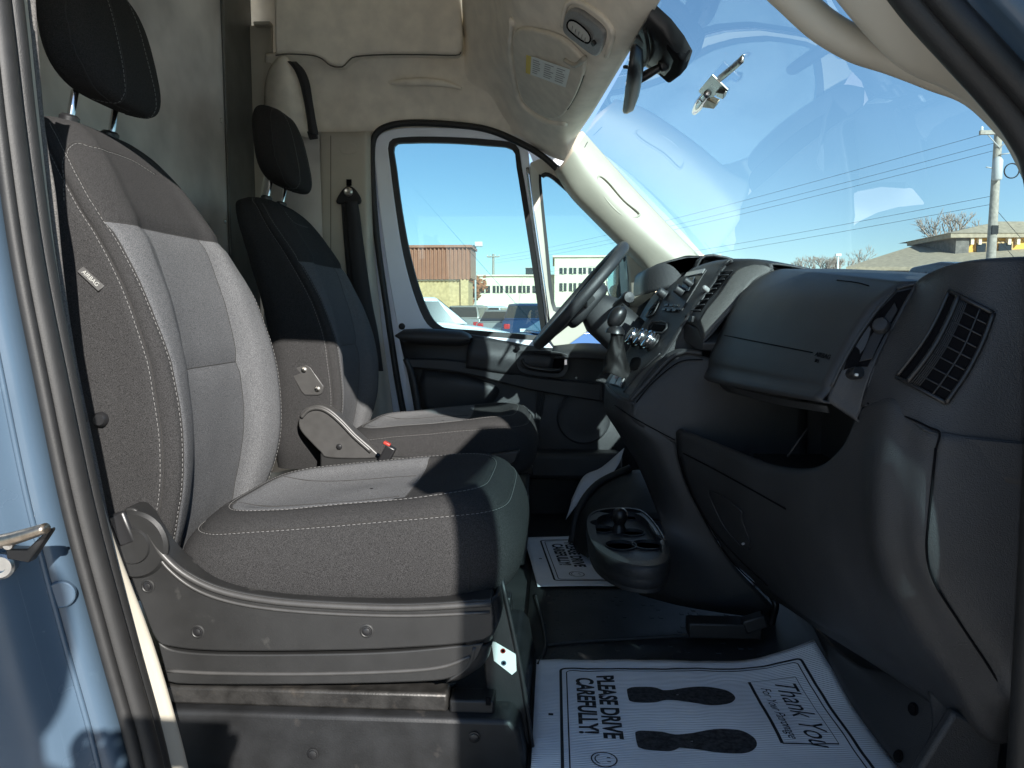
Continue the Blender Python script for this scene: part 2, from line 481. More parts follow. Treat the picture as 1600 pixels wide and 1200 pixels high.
    for j, s in ((5, 1), (11, -1)):
        seam([rows[i][j * NSEG] for i in range(2, nr - 8)], Vector((-.004, s * .004, 0)))
    for j in (7,):
        seam([rows[i][j * NSEG] for i in range(2, up_r + 1)])
    seam([rows[up_r][j] for j in range(5 * NSEG, 11 * NSEG + 1)])
    seam([rows[mid_r][j] for j in range(7 * NSEG, 9 * NSEG + 1)])
    # shoulder seam that runs round the top panel
    arc = shoot(bv, [(98, 310), (97, 260), (103, 234), (118, 222), (150, 229), (200, 246), (243, 272)] if yc < 2 else [(444, 330), (450, 338), (462, 348), (480, 354), (500, 362)], .0002)
    if len(arc) > 3: seam(spline(arc, 6), Vector((.003, 0, -.004)))
    mesh("seam", SV, SF, "seam_dark", back, kind="stuff")
    mesh("stitching", TV, TF, "thread", back, kind="stuff")
    return back, bv

def build_cushion(parent, yc):
    xc, n = -.352, 120
    # a, b, z, slope weight, plan exponent
    rings = [(.004, .004, -.340, 1, 1), (.10, .07, -.341, 1, .75), (.18, .14, -.333, 1, .55), (.232, .190, -.318, 1, .45), (.272, .236, -.340, 1, .42),
             (.300, .254, -.392, .55, .42), (.292, .252, -.452, .1, .42), (.262, .236, -.476, 0, .45)]
    def sp(v, e): return math.copysign(abs(v) ** e, v)
    ctl = []
    for a, b_, z, w, e in rings:
        row = []
        for k in range(n):
            th = 2 * math.pi * k / n
            x, y = a * sp(math.cos(th), e), b_ * sp(math.sin(th), e)
            # nose bows forward in the middle
            if x > 0: x += .004 * (x / .3) * (1 - (y / .26) ** 2)
            zz = z + w * .105 * x
            if w >= .55 and x > .12: zz -= (x - .12) ** 2 * .55 * w
            row.append(Vector((xc + x, yc + y, zz)))
        ctl.append(row)
    cols = [spline([r[j] for r in ctl], 6) for j in range(n)]
    rows = [[cols[j][i] for j in range(n)] for i in range(len(cols[0]))]
    B, A = 18, 24
    for i in (B, A):
        for j in range(n):
            p = rows[i][j]; rows[i][j] = p + Vector((0, 0, -.0028)) + (Vector((xc, yc, p.z)) - p).normalized() * .001
    for i in range(len(rows)):
        for j in range(n):
            p = rows[i][j]; rows[i][j] = p + Vector((0, 0, noise.noise(p * 10) * .003)) + Vector((0, noise.noise(p * 7) * .002, 0))
    V, F = gridmesh(rows, True); bv = bvh_of(V, F)
    V, F = gridmesh(rows[A:], True)
    cush = mesh("cushion", V, F, "fabric_dark", parent)
    V, F = gridmesh(rows[B:A + 1], True); mesh("edge_strip", V, F, "fabric_dark", cush)
    # the top is two cloths that meet in a clean line behind the nose
    V, F = gridmesh(rows[:B + 1], True)
    for part, clear_in, clear_out, mt in (("top_panel", False, True, "fabric_light"), ("nose_panel", True, False, "fabric_dark")):
        o = mesh(part, V, F, mt, cush)
        bm = bmesh.new(); bm.from_mesh(o.data)
        bmesh.ops.bisect_plane(bm, geom=bm.verts[:] + bm.edges[:] + bm.faces[:], plane_co=(-.268, yc, -.3), plane_no=(1, .0, 0),
                               clear_inner=clear_in, clear_outer=clear_out)
        bm.to_mesh(o.data); bm.free()
        o.data.polygons.foreach_set("use_smooth", [True] * len(o.data.polygons))
    SV, SF, TV, TF = [], [], [], []
    def seam(pts, thread=None):
        v, f = tube_geo(snap(bv, pts, .0001), .0012, 5, base=len(SV)); SV.extend(v); SF.extend(f)
        if thread is not None:
            v, f = stitch_geo(snap(bv, [p + thread(p) for p in pts], .0010, Vector((xc, yc, -.42))))
            TF.extend(tuple(i + len(TV) for i in q) for q in f); TV.extend(v)
    out = lambda p: (p - Vector((xc, yc, p.z))).normalized() * .005
    for i in (B, A):
        seam(rows[i] + rows[i][:1], out)
    seam([Vector((-.268, yc + y, -.31)) for y in [(-.19 + .38 * k / 20) for k in range(21)]])
    for s in (-1, 1):
        seam([Vector((-.62 + .34 * k / 12, yc + s * (.115 - .03 * k / 12), -.33)) for k in range(13)])
    # upright seams on the side cloth near the front corners
    for s in (-1, 1):
        seam([Vector((-.115, yc + s * .3, -.35 - .11 * k / 6)) for k in range(7)])
    mesh("seam", SV, SF, "seam_dark", cush, kind="stuff")
    mesh("stitching", TV, TF, "thread", cush, kind="stuff")
    return cush, bv

def build_headrest(parent, yc):
    rows = superquad(.058, .132, .121, .55, .62, 40, 26)
    c = Vector((-.842, yc, .505)); g = []
    for r in rows:
        rr = []
        for p in r:
            t = p.z / .121
            y = p.y * (1 - .16 * max(0, -t) ** 2 - .10 * max(0, t) ** 2)
            x = p.x * (1 + .16 * -t) + .016 * (-t) - .012 * (abs(p.y) / .132) ** 2      # leans back, front bows
            z = p.z - .018 * (p.x / .058)
            rr.append(c + Vector((x, y, z)))
        g.append(rr)
    V, F = gridmesh(g, True)
    h = mesh("headrest", V, F, "fabric_black", parent)
    bv = bvh_of(V, F)
    SV, SF, TV, TF = [], [], [], []
    for s in (-1, 1):
        pts = [c + Vector((.12 * math.cos(a), s * (.055 - .006 * math.sin(a)), .2 * math.sin(a))) for a in [R(-100 + 200 * k / 40) for k in range(41)]]
        v, f = tube_geo(snap(bv, pts, 0), .0012, 5, base=len(SV)); SV += v; SF += f
        v, f = stitch_geo(snap(bv, [p + Vector((0, -.005, 0)) for p in pts], .0008)); TF += [tuple(i + len(TV) for i in q) for q in f]; TV += v
        pts = [c + Vector((.035, s * .2 * math.cos(a), .2 * math.sin(a))) for a in [R(-88 + 176 * k / 40) for k in range(41)]]
        v, f = tube_geo(snap(bv, pts, 0), .0012, 5, base=len(SV)); SV += v; SF += f
    mesh("seam", SV, SF, "seam_dark", h, kind="stuff")
    mesh("stitching", TV, TF, "thread", h, kind="stuff")
    for s in (-1, 1):
        b0 = Vector((-.884, yc + s * .062, .32)); b1 = Vector((-.858, yc + s * .062, .43))
        ax = b1 - b0
        lathe("headrest_post", b0, ax, [(.0065, 0), (.0065, ax.length * .72), (.0052, ax.length * .74), (.0052, ax.length * .78), (.0065, ax.length * .8), (.0065, ax.length)], "chrome", parent, 14)
        lathe("post_collar", Vector((-.880, yc + s * .062, .346)), (0.2, 0, 1), [(.017, 0), (.017, .009), (.013, .013), (.0075, .0135)], "black_plastic", parent, 18)
    return h

def bolt(name, c, ax, r, parent, mat="black_plastic"):
    o = lathe(name, c, ax, [(r * 1.25, 0), (r * 1.25, .0012), (r, .0016), (r * .95, .004), (r * .5, .0052), (0, .0053)], mat, parent, 18)
    return o

# ---- passenger seat
seat = thing("seat", "grey and charcoal cloth passenger seat nearest the open doorway, partly sunlit", "seat", (-.35, 1.40, FL), "front seats")
back1, bvb1 = build_backrest(seat, 1.40)
cush1, bvc1 = build_cushion(seat, 1.40)
build_headrest(seat, 1.40)
# side airbag tag sewn into the outer seam
p = shoot(bvb1, [(128, 422), (143, 436), (158, 450)], .0015)
if len(p) == 3:
    ax = (p[2] - p[0]).normalized(); nn = (-p[1]).normalized(); nn = (nn - ax * nn.dot(ax)).normalized(); M = Matrix((ax, nn.cross(ax), nn)).transposed()
    box("airbag_tag", p[1], (.048, .013, .003), "shield_edge", back1, bevel=.001, axes=M)
    text("tag_lettering", "AIRBAG", p[1] + nn * .0022, M, .0095, "label_grey", back1, sx=1.05)
# plastic side shield that sweeps up to the recliner
YS = 1.128
top = [(196, 793), (213, 797), (232, 826), (256, 862), (292, 893), (345, 917), (420, 932), (520, 940), (640, 943), (768, 936)]
bot = [(772, 966), (757, 1001), (620, 1014), (480, 1018), (340, 1018), (270, 1012), (243, 1000), (222, 950), (203, 900), (188, 850), (186, 812)]
outl = [Y(u, v, YS) for u, v in top + bot]
tp = spline(outl[:len(top)], 5); bt = spline(outl[len(top):], 4)
sh = prism("side_shield", tp + bt, (0, .045, 0), "shield_plastic", seat, bevel=.006, seg=3)
# front return of the shield around the seat nose
fr = []
for dz, xo in ((0, 0), (-.035, .004), (-.075, -.010)):
    base = Y(768, 938, YS)
    fr.append([Vector((base.x + xo - .03, YS + .001, base.z + dz)), Vector((base.x + xo + .004, YS + .015, base.z + dz)), Vector((base.x + xo + .010, YS + .06, base.z + dz)),
               Vector((base.x + xo + .006, YS + .15, base.z + dz)), Vector((base.x + xo - .002, 1.40, base.z + dz)), Vector((base.x + xo - .006, 1.52, base.z + dz)), Vector((base.x + xo - .02, 1.64, base.z + dz))])
patch("shield_front", fr, "shield_plastic", seat, 5, 4, .006)
# raised beads along the sweeping upper edge
bead1 = [Y(u, v + 7, YS - .001) for u, v in top[2:]]
tube("shield_bead", bead1, .0050, "shield_edge", seat, 6, 10)
bead2 = [Y(u, v, YS - .001) for u, v in [(240, 858), (262, 888), (300, 918), (350, 938), (420, 951), (520, 959), (640, 962), (765, 957)]]
tube("shield_bead", bead2, .0028, "shield_edge", seat, 6, 8)
# lower valance under the shield
lo = [(246, 1003), (272, 1016), (340, 1022), (480, 1022), (620, 1018), (756, 1005), (748, 1026), (733, 1044), (705, 1060), (650, 1066), (480, 1070), (300, 1070), (262, 1066)]
o = [Y(u, v, YS + .003) for u, v in lo]
prism("lower_valance", spline(o[:6], 4) + spline(o[6:], 3), (0, .05, 0), "shield_plastic", seat, bevel=.005, seg=3)
tube("valance_bead", [Y(u, v, YS + .003) for u, v in [(262, 1048), (340, 1052), (480, 1053), (620, 1049), (690, 1042), (735, 1026)]], .0032, "shield_edge", seat, 6, 8)
fr = []
for dz, xo in ((-.078, -.012), (-.11, -.022), (-.135, -.055)):
    base = Y(768, 938, YS)
    fr.append([Vector((base.x + xo - .02, YS + .006, base.z + dz)), Vector((base.x + xo + .004, YS + .022, base.z + dz)), Vector((base.x + xo + .004, YS + .08, base.z + dz)), Vector((base.x + xo - .004, 1.40, base.z + dz)), Vector((base.x + xo - .02, 1.62, base.z + dz))])
patch("valance_front", fr, "shield_plastic", seat, 5, 4, .006)
for u, v in ((309, 987), (573, 986), (231, 916)):
    c = Y(u, v, YS)
    lathe("screw_recess", c + Vector((0, .001, 0)), (0, -1, 0), [(.0115, 0), (.0115, .0018), (.0092, .0026), (.0075, .0012), (.0073, -.0005)], "shield_plastic", seat, 20)
    bolt("screw", c + Vector((0, .0005, 0)), (0, -1, 0), .0062, seat)
# recliner disc behind the shield top
c = Y(212, 850, YS + .004)
lathe("recliner_cover", c, (0, -1, 0), [(.056, 0), (.056, .004), (.051, .009), (.030, .010), (.028, .014), (.012, .015), (0, .015)], "shield_plastic", seat, 36)
box("recliner_lever", Y(192, 826, YS - .006), (.030, .012, .055), "black_plastic", seat, bevel=.005, rot=Matrix.Rotation(R(-20), 3, 'Y'))
# adjustment lever on the seat back side
c = Y(133, 590, 1.16)
# seat rails and pedestal
z0 = Y(500, 1073, 1.16).z; z1 = Y(500, 1112, 1.16).z
xl, xr = Y(205, 1090, 1.16).x, Y(700, 1090, 1.16).x
for yy in (1.155, 1.60):
    box("slide_rail", ((xl + xr) / 2, yy + .02, (z0 + z1) / 2 + .002), (xr - xl, .04, (z0 - z1) * .72), "rail_metal", seat, bevel=.005)
    xe = Y(774, 1090, yy).x if yy < 1.3 else xr + .08
    box("rail_end", ((xr + xe) / 2 + .0, yy + .026, (z0 + z1) / 2 - .006), (xe - xr - .004, .044, (z0 - z1) * .55), "base_metal", seat, bevel=.004)
    box("rail_channel", ((xl + xe) / 2, yy + .03, z1 - .004), (xe - xl, .06, .010), "rail_metal", seat, bevel=.002)
box("rail_slot", Y(763, 1096, 1.1535), (.008, .004, .012), "deep_black", seat)
tube("slide_lever", [Y(690, 1082, 1.20), Y(705, 1072, 1.24), Y(735, 1070, 1.4), Y(705, 1066, 1.55)], .006, "base_metal", seat)
zt = Y(500, 1117, 1.14).z
xf = Y(812, 1150, 1.14).x
ped = [Vector((-.70, 1.14, zt)), Vector((xf - .015, 1.14, zt)), Vector((xf, 1.14, zt - .02)), Vector((xf + .012, 1.14, FL + .004)), Vector((xf + .012, 1.14, -.93)), Vector((-.70, 1.14, -.93))]
prism("pedestal", ped, (0, .46, 0), "base_metal", seat, bevel=.008, seg=3)
for u, v in ((489, 1178), (741, 1152)):
    bolt("pedestal_bolt", Y(u, v, 1.138), (0, -1, 0), .0075, seat, "black_plastic")
# upright front leg of the frame with its sticker
xa = Y(790, 1000, 1.22).x
legp = [Vector((xf - .06, 1.20, zt)), Vector((xa - .045, 1.20, -.44)), Vector((xa - .005, 1.20, -.44)), Vector((xa + .028, 1.20, -.60)), Vector((xf + .020, 1.20, FL + .003))]
prism("frame_leg", legp, (0, .018, 0), "base_metal", seat, bevel=.004)
tube("frame_edge", [p + Vector((0, -.002, 0)) for p in (legp[2], legp[3], legp[4])], .004, "base_metal", seat)
st = [Y(u, v, 1.1985) for u, v in ((768, 1002), (774, 1003), (806, 1022), (807, 1048), (800, 1054), (772, 1032))]
stk = prism("sticker", st, (0, -.001, 0), "label_white", seat)
lathe("sticker_mark", Y(786, 1017, 1.197), (0, -1, 0), [(.0045, 0), (.0045, .0006), (.0030, .0006), (.0030, 0)], "red", seat, 16)
lathe("sticker_mark", Y(787, 1036, 1.197), (0, -1, 0), [(.0045, 0), (.0045, .0006), (.0026, .0006), (.0026, 0)], "body_blue", seat, 16)
# seat-belt knob shadowed at the backrest edge
lathe("belt_guide", Y(158, 655, 1.15), (0, -1, 0), [(.012, -.02), (.012, .004), (.009, .008), (0, .0085)], "black_plastic", seat, 18)

# ---- driver seat
seat2 = thing("seat", "black and grey cloth driver seat behind the steering wheel, mostly in shade", "seat", (-.35, 2.33, FL), "front seats")
back2, bvb2 = build_backrest(seat2, 2.33)
cush2, bvc2 = build_cushion(seat2, 2.33)
build_headrest(seat2, 2.33)
pl = [Y(u, v, 2.083) for u, v in ((456, 586), (463, 573), (479, 569), (486, 574), (506, 604), (503, 615), (497, 618), (476, 618), (470, 612))]
plate = prism("armrest_plate", pl, (0, .012, 0), "shield_edge", seat2, bevel=.003)
for u, v in ((475, 578), (496, 608)):
    bolt("plate_screw", Y(u, v, 2.083), (0, -1, 0), .0068, seat2, "metal")
cv = [(466, 660), (470, 645), (480, 637), (497, 633), (515, 639), (535, 656), (556, 678), (584, 703), (590, 716), (515, 716), (500, 706), (484, 690), (470, 674)]
cover = prism("recliner_cover", spline([Y(u, v, 2.06) for u, v in cv], 4, True), (0, .045, 0), "shield_edge", seat2, bevel=.006, seg=3)
tube("cover_bead", [Y(u, v, 2.058) for u, v in ((471, 652), (482, 641), (497, 638), (513, 644), (532, 660), (553, 682), (580, 706))], .0055, "shield_edge", seat2, 6, 10)
bolt("cover_screw", Y(530, 698, 2.059), (0, -1, 0), .007, seat2)
sd = [(500, 706), (590, 712), (700, 716), (812, 704), (806, 722), (780, 742), (500, 745)]
prism("side_shield", spline([Y(u, v, 2.065) for u, v in sd[:4]], 4) + [Y(u, v, 2.065) for u, v in sd[4:]], (0, .05, 0), "shield_plastic", seat2, bevel=.005)
box("pedestal", (-.36, 2.36, -.645), (.56, .48, .19), "base_metal", seat2, bevel=.01)
for yy in (2.12, 2.55):
    box("slide_rail", (-.36, yy, -.542), (.58, .04, .03), "rail_metal", seat2, bevel=.004)
# seat-belt buckle between the seats
bk = thing("belt_buckle", "black seat belt buckle with red release button beside the driver seat", "buckle", Y(600, 760, 1.98))
c = Y(602, 699, 1.98)
M = Matrix.Rotation(R(28), 3, 'Y')
box("buckle_body", c + Vector((0, 0, -.03)), (.030, .022, .075), "black_plastic", bk, bevel=.004, rot=M)
box("release_button", c + M @ Vector((0, -.002, .012)), (.020, .016, .008), "red", bk, bevel=.002, rot=M)
tube("buckle_stalk", [c + Vector((-.01, 0, -.06)), c + Vector((-.035, .01, -.14)), c + Vector((-.05, .03, -.20))], .007, "belt", bk, flat=2)
# ================================================================== VAN SHELL
van = thing("van_body", "pale blue van body around the open doorway, with rubber door seals and beige trim", "van", (0, 1.865, FL - .2))
# ---- floor
fv = [[Vector((x, y, FL - .012)) for x in (-1.15, -.4, .3, .75, 1.0)] for y in (.93, 1.2, 1.9, 2.5, 2.82)]
patch("cab_floor", fv, "rubber_mat", van, 2, 2, .03)
box("door_sill", (-.02, .90, -.80), (1.25, .10, .09), "body_blue", van, bevel=.012)
box("step_well", (-.02, .99, -.95), (1.25, .24, .04), "base_metal", van, bevel=.006)
# ---- near B-pillar: painted return, two seals, beige inner trim
ub = [(-42, -40), (-30, 60), (-14, 200), (14, 400), (53, 600), (95, 800), (148, 1000), (190, 1150), (215, 1260)]    # edge of paint
rows = []
for u, v in ub:
    rows.append([Y(u - 560, v, .74), Y(u - 330, v, .78), Y(u - 150, v, .83), Y(u - 60, v, .875), Y(u - 22, v, .892), Y(u + 2, v, .915), Y(u + 14, v, .94)])
patch("b_pillar", rows, "body_blue", van, 5, 5, .004)
# pressed step lines in the paint
for off, y in ((-48, .880), (-95, .858)):
    tube("pillar_crease", [Y(u + off, v, y) for u, v in ub], .0035, "body_blue", van, 6, 8)
s1 = [(8, 250), (28, 420), (52, 620), (85, 800), (128, 1000), (175, 1180)]
tube("door_seal", [Y(u + 30 + v * .003, v, .925) for u, v in ub], .0165, "rubber_grey", van, 6, 14)
tube("door_seal", [Y(u + 13, v, .905) for u, v in ub], .0085, "rubber_grey", van, 6, 10)
tube("inner_seal", [Y(u + 57 - v * .006, v, .955) for u, v in ub], .0125, "rubber", van, 6, 12)
rows = []
for (u, v), w in zip(ub, (10, 10, 10, 8, 6, 10, 34, 38, 40)):
    e = u + 68 - v * .012
    rows.append([Y(e - 30, v, .95), Y(e - 8, v, .965), Y(e + w * .55, v, .985), Y(e + w, v, 1.01), Y(e + w - 30, v, 1.08)])
patch("b_pillar_trim", rows, "trim_beige", van, 4, 5, .003)
# striker and plug on the painted return
c = Y(92, 928, .886)
lathe("pillar_plug", c + Vector((.004, -.003, 0)), (.30, -1, 0), [(.0175, -.006), (.0175, .0004), (.0160, .0016), (.0145, .0010), (0, .0016)], "body_blue", van, 28)
stk = thing("door_striker", "brass coloured metal striker with black clip on the blue pillar", "striker", Y(20, 900, .83))
lathe("striker_plate", Y(2, 884, .845), (.35, -1, 0), [(.016, -.02), (.016, .004), (.013, .007), (.007, .007), (.006, .003), (0, .003)], "metal", stk, 24)
tube("striker_arm", [Y(-25, 850, .82), Y(10, 844, .805), Y(45, 834, .80), Y(72, 825, .80)], lambda t: .012 - .004 * t, "zinc", stk, 5, 12, flat=.75)
prism("striker_clip", [Y(u, v, .812) for u, v in ((8, 858), (42, 858), (74, 827), (76, 832), (44, 880), (10, 874))], (0, .014, 0), "black_plastic", stk, bevel=.002)
lathe("striker_rivet", Y(14, 851, .802), (.3, -1, 0), [(.006, 0), (.005, .004), (0, .005)], "metal", stk, 14)
# scuffs are in the paint; lower sill curve of the doorway behind the frame edge
# ---- near A-pillar: body frame, black seal and beige inner trim with grab handle
ap = [(1345, -110), (1425, 0), (1492, 75), (1560, 150), (1602, 205), (1628, 265), (1640, 400), (1630, 700), (1614, 1000), (1600, 1230)]
yA = [1.02, 1.00, .985, .98, .975, .97, .965, .96, .96, .96]
tube("a_pillar_seal", [Y(u, v, y) for (u, v), y in zip(ap, yA)], .021, "rubber", van, 6, 14)
tube("a_pillar_seal", [Y(u + 42, v - 10, y - .035) for (u, v), y in zip(ap, yA)], .016, "rubber", van, 6, 12)
rows = []
for (u, v), y in zip(ap, yA):
    rows.append([Y(u + 38, v, y - .015), Y(u + 58, v - 12, y - .03), Y(u + 92, v - 18, y - .045), Y(u + 130, v - 25, y - .075), Y(u + 260, v - 50, y - .09)])
patch("a_pillar", rows, "body_blue", van, 4, 5, .02)
rows = []
for (u, v), y in zip(ap[:6], yA):
    rows.append([Y(u + 24, v, y - .012), Y(u + 52, v - 10, y - .022), Y(u + 84, v - 18, y - .034)])
patch("a_pillar_return", rows, "trim_beige", van, 4, 5, .003)
rows = []
at_ = [(1230, -120), (1310, 0), (1400, 98), (1478, 138), (1529, 175), (1565, 215), (1590, 260), (1608, 304)]
ae = [(1345, -100), (1402, 0), (1466, 72), (1530, 140), (1570, 188), (1596, 232), (1612, 275), (1622, 315)]
for (u, v), (u2, v2) in zip(at_, ae):
    rows.append([Y(u + 40, v, 1.13), Y(u + 8, v, 1.105), Y(u, v + 3, 1.07), Y((u + u2) / 2, (v + v2) / 2, 1.035), Y(u2 + 4, v2, 1.005)])
trimA = patch("a_pillar_trim", rows, "trim_beige", van, 4, 5, .004)
hd = [(1190, -90), (1226, -20), (1248, 16), (1290, 62), (1345, 96), (1400, 116), (1455, 150), (1505, 195), (1545, 250)]
V, F = [], []
gh = tube("grab_handle", [Y(u - (4 if 0 < i < 6 else 0), v, y) for i, ((u, v), y) in enumerate(zip([(1150, -110), (1205, -40), (1243, -2), (1290, 40), (1345, 72), (1400, 94), (1458, 122), (1520, 152), (1580, 215)],
     (1.13, 1.14, 1.145, 1.145, 1.14, 1.13, 1.11, 1.09, 1.07)))], lambda t: .0235 if t < .5 else .0235 - .028 * (t - .5), "trim_beige", van, 6, 18)
# ---- passenger belt hanging down the near pillar
pb_ = thing("seat_belt", "grey seat belt webbing hanging inside the near door pillar", "seat belt", Y(95, 560, 1.02))
g = []
for u, v, w, y in ((38, -60, 14, 1.03), (50, 100, 12, 1.03), (62, 210, 10, 1.03), (76, 300, 11, 1.025), (88, 400, 9, 1.02), (101, 490, 7, 1.02), (118, 590, 7, 1.02), (144, 720, 8, 1.03), (168, 840, 8, 1.04)):
    g.append([Y(u - w, v, y), Y(u, v, y - .003), Y(u + w, v, y + .004)])
patch("webbing", g, "belt_grey", pb_, 4, 5, .002)
lathe("stop_button", Y(128, 655, 1.02), (.2, -1, 0), [(.009, 0), (.009, .004), (.006, .006), (0, .0065)], "black_plastic", pb_, 16)
# ---- roof, headers and front bulkhead of the cab (closes the space above the picture)
zr = 1.28
box("roof", (-.30, 1.865, zr), (1.75, 1.95, .04), "headliner", van, bevel=.01)
box("door_header", (-.16, .98, .93), (1.55, .10, .66), "headliner", van, bevel=.03)
box("side_panel", (-1.24, 1.0, .2), (.80, .05, 1.9), "headliner", van, bevel=.02)
# front overhead: slopes down from the roof to the windscreen header
cols = [
 [(722, -90, 2.52), (722, 0, 2.62), (722, 84, 2.76), (705, 140, 2.80), (690, 192, 2.825)],
 [(765, -90, 2.30), (765, 0, 2.42), (765, 85, 2.60), (772, 150, 2.75), (785, 208, 2.82)],
 [(812, -90, 1.95), (804, 0, 2.12), (800, 85, 2.36), (810, 150, 2.60), (838, 234, 2.80)],
 [(915, -90, 1.72), (885, 20, 1.95), (866, 100, 2.20), (862, 180, 2.50), (885, 252, 2.78)],
 [(1010, -90, 1.52), (975, 20, 1.72), (918, 120, 2.10), (892, 185, 2.46), (895, 228, 2.73)],
 [(1085, -90, 1.36), (1032, 0, 1.60), (966, 110, 2.04), (926, 176, 2.45), (905, 207, 2.70)]]
patch("front_headliner", [YY(c) for c in cols], "headliner", van, 6, 6, .012)
# the same overhead carried on to the near side, above the picture
g = []
for y in (1.62, 1.35, 1.05):
    g.append([Vector((-.52, y, 1.26)), Vector((-.30, y, 1.05)), Vector((-.12, y, .84)), Vector((.06, y, .72)), Vector((.20 if y > 1.1 else .16, y, .655))])
patch("front_headliner", g, "headliner", van, 5, 5, .012)
# ---- far side above the door: padded header and flat upper panel with its tongue
cols = [
 [(415, 86, 2.70), (414, 110, 2.74), (410, 150, 2.77), (404, 200, 2.79), (400, 230, 2.79)],
 [(450, 84, 2.69), (452, 110, 2.74), (456, 150, 2.77), (462, 195, 2.79), (470, 225, 2.79)],
 [(520, 92, 2.70), (522, 115, 2.76), (524, 150, 2.79), (524, 190, 2.80), (520, 225, 2.81)],
 [(556, 84, 2.70), (562, 110, 2.745), (568, 150, 2.775), (576, 190, 2.795), (584, 225, 2.81)],
 [(620, 84, 2.72), (622, 112, 2.75), (625, 150, 2.78), (628, 185, 2.80), (630, 215, 2.81)],
 [(724, 82, 2.75), (722, 112, 2.765), (716, 150, 2.785), (706, 185, 2.81), (700, 210, 2.82)],
 [(768, 85, 2.60), (774, 120, 2.70), (784, 160, 2.76), (795, 195, 2.79), (800, 225, 2.81)]]
patch("door_header_trim", [YY(c) for c in cols], "headliner", van, 5, 6, .012)
tube("header_grip", [Y(u, v, y) for u, v, y in ((598, 128, 2.775), (625, 129, 2.758), (660, 128, 2.752), (695, 131, 2.758), (722, 138, 2.778))], lambda t: .004 + .010 * math.sin(math.pi * t), "headliner", van, 6, 12)
o = [(428, -70), (428, 60), (430, 84), (450, 82), (487, 84), (503, 90), (516, 100), (534, 102), (545, 92), (556, 86), (600, 83), (660, 83), (712, 84), (720, 79), (722, 60), (716, -70)]
o = [Y(u, v, 2.672 - max(0, (84 - v)) * .0005) for u, v in o]
tube("panel_gap", [p + Vector((0, .004, -.004)) for p in o[2:14]], .0022, "gap_brown", van, 3, 6)
prism("upper_side_panel", o, (0, .06, 0), "headliner", van, bevel=.010, seg=3)
box("upper_side_backing", (-.55, 2.80, 1.08), (1.3, .03, .44), "headliner", van, bevel=.01)
# ---- far B-pillar trim with belt
rows = []
for v, w in ((206, 0), (260, 0), (330, 1), (420, 3), (520, 8), (640, 16), (760, 22)):
    rows.append([Y(398 - w, v, 2.75), Y(440 - w, v, 2.79), Y(494 + w * .4, v, 2.79), Y(500 + w * .5, v, 2.745), Y(507 + w * .6, v, 2.735), Y(560 + w * 1.2, v, 2.735), Y(574 + w * 1.6, v, 2.745), Y(582 + w * 2.0, v, 2.80)])
patch("far_pillar_trim", rows, "trim_beige", van, 5, 5, .004)
prism("pillar_cap", spline([Y(u, v, 2.733) for u, v in ((531, 226), (540, 223), (552, 224), (557, 230), (556, 238), (548, 241), (536, 240), (531, 235))], 3, True), (0, .004, 0), "trim_beige", van, bevel=.0015)
tube("pillar_groove", [Y(517, v, 2.7355) for v in (212, 330, 420, 560)], .0018, "rubber_grey", van)
tube("far_door_seal", [Y(u, v, 2.79) for u, v in ((640, 690), (622, 600), (604, 480), (590, 380), (583, 300), (581, 240), (586, 212), (604, 198), (640, 192), (700, 194), (760, 202), (810, 222), (850, 246), (890, 282), (950, 338), (1000, 390))], .012, "rubber", van, 6, 10)
# ---- far A-pillar trim, sunlit, with moulded grip
cols = []
for (u, v), (u2, v2), (u3, v3) in zip(
    [(905, 207), (938, 244), (975, 285), (1020, 333), (1060, 375), (1098, 412)],
    [(890, 236), (912, 272), (945, 312), (985, 352), (1030, 392), (1070, 425)],
    [(874, 262), (897, 300), (930, 335), (965, 370), (1005, 408), (1030, 440)]):
    cols.append([Y(u + 6, v - 2, 2.72), Y(u, v, 2.70), Y((u + u2) / 2, (v + v2) / 2, 2.665), Y(u2, v2, 2.66), Y(u3, v3, 2.70), Y(u3 - 8, v3 + 5, 2.75)])
patch("far_a_pillar_trim", cols, "trim_beige", van, 5, 6, .004)
gr = [(934, 283), (938, 275), (952, 285), (975, 312), (997, 330), (999, 336), (988, 340), (968, 333), (945, 308)]
tube("pillar_grip", [Y(u, v, 2.662) for u, v in gr], .004, "trim_beige", van, 5, 8, closed=True)
o = spline([Y(u, v, 2.668) for u, v in [(941, 287), (952, 295), (972, 316), (988, 332), (968, 326), (949, 306)]], 4, True)
for seg in ([(1028, 346, 2.70), (1015, 360, 2.675), (1000, 376, 2.69)], [(918, 222, 2.692), (908, 240, 2.668), (900, 256, 2.672)]):
    tube("trim_joint", [Y(*q) for q in seg], .0012, "rubber_grey", van)
for u, v in ((1002, 365),):
    pass
tri = [(990, 470), (985, 420), (1000, 405), (1012, 402), (1022, 430), (1018, 470)]
rows = [[Y(978, 395, 2.80), Y(1000, 402, 2.76), Y(1020, 425, 2.72)], [Y(982, 430, 2.80), Y(1002, 430, 2.76), Y(1022, 440, 2.72)], [Y(984, 480, 2.80), Y(1004, 480, 2.76), Y(1024, 480, 2.72)]]
patch("far_pillar_foot", rows, "trim_beige", van, 4, 4, .004)
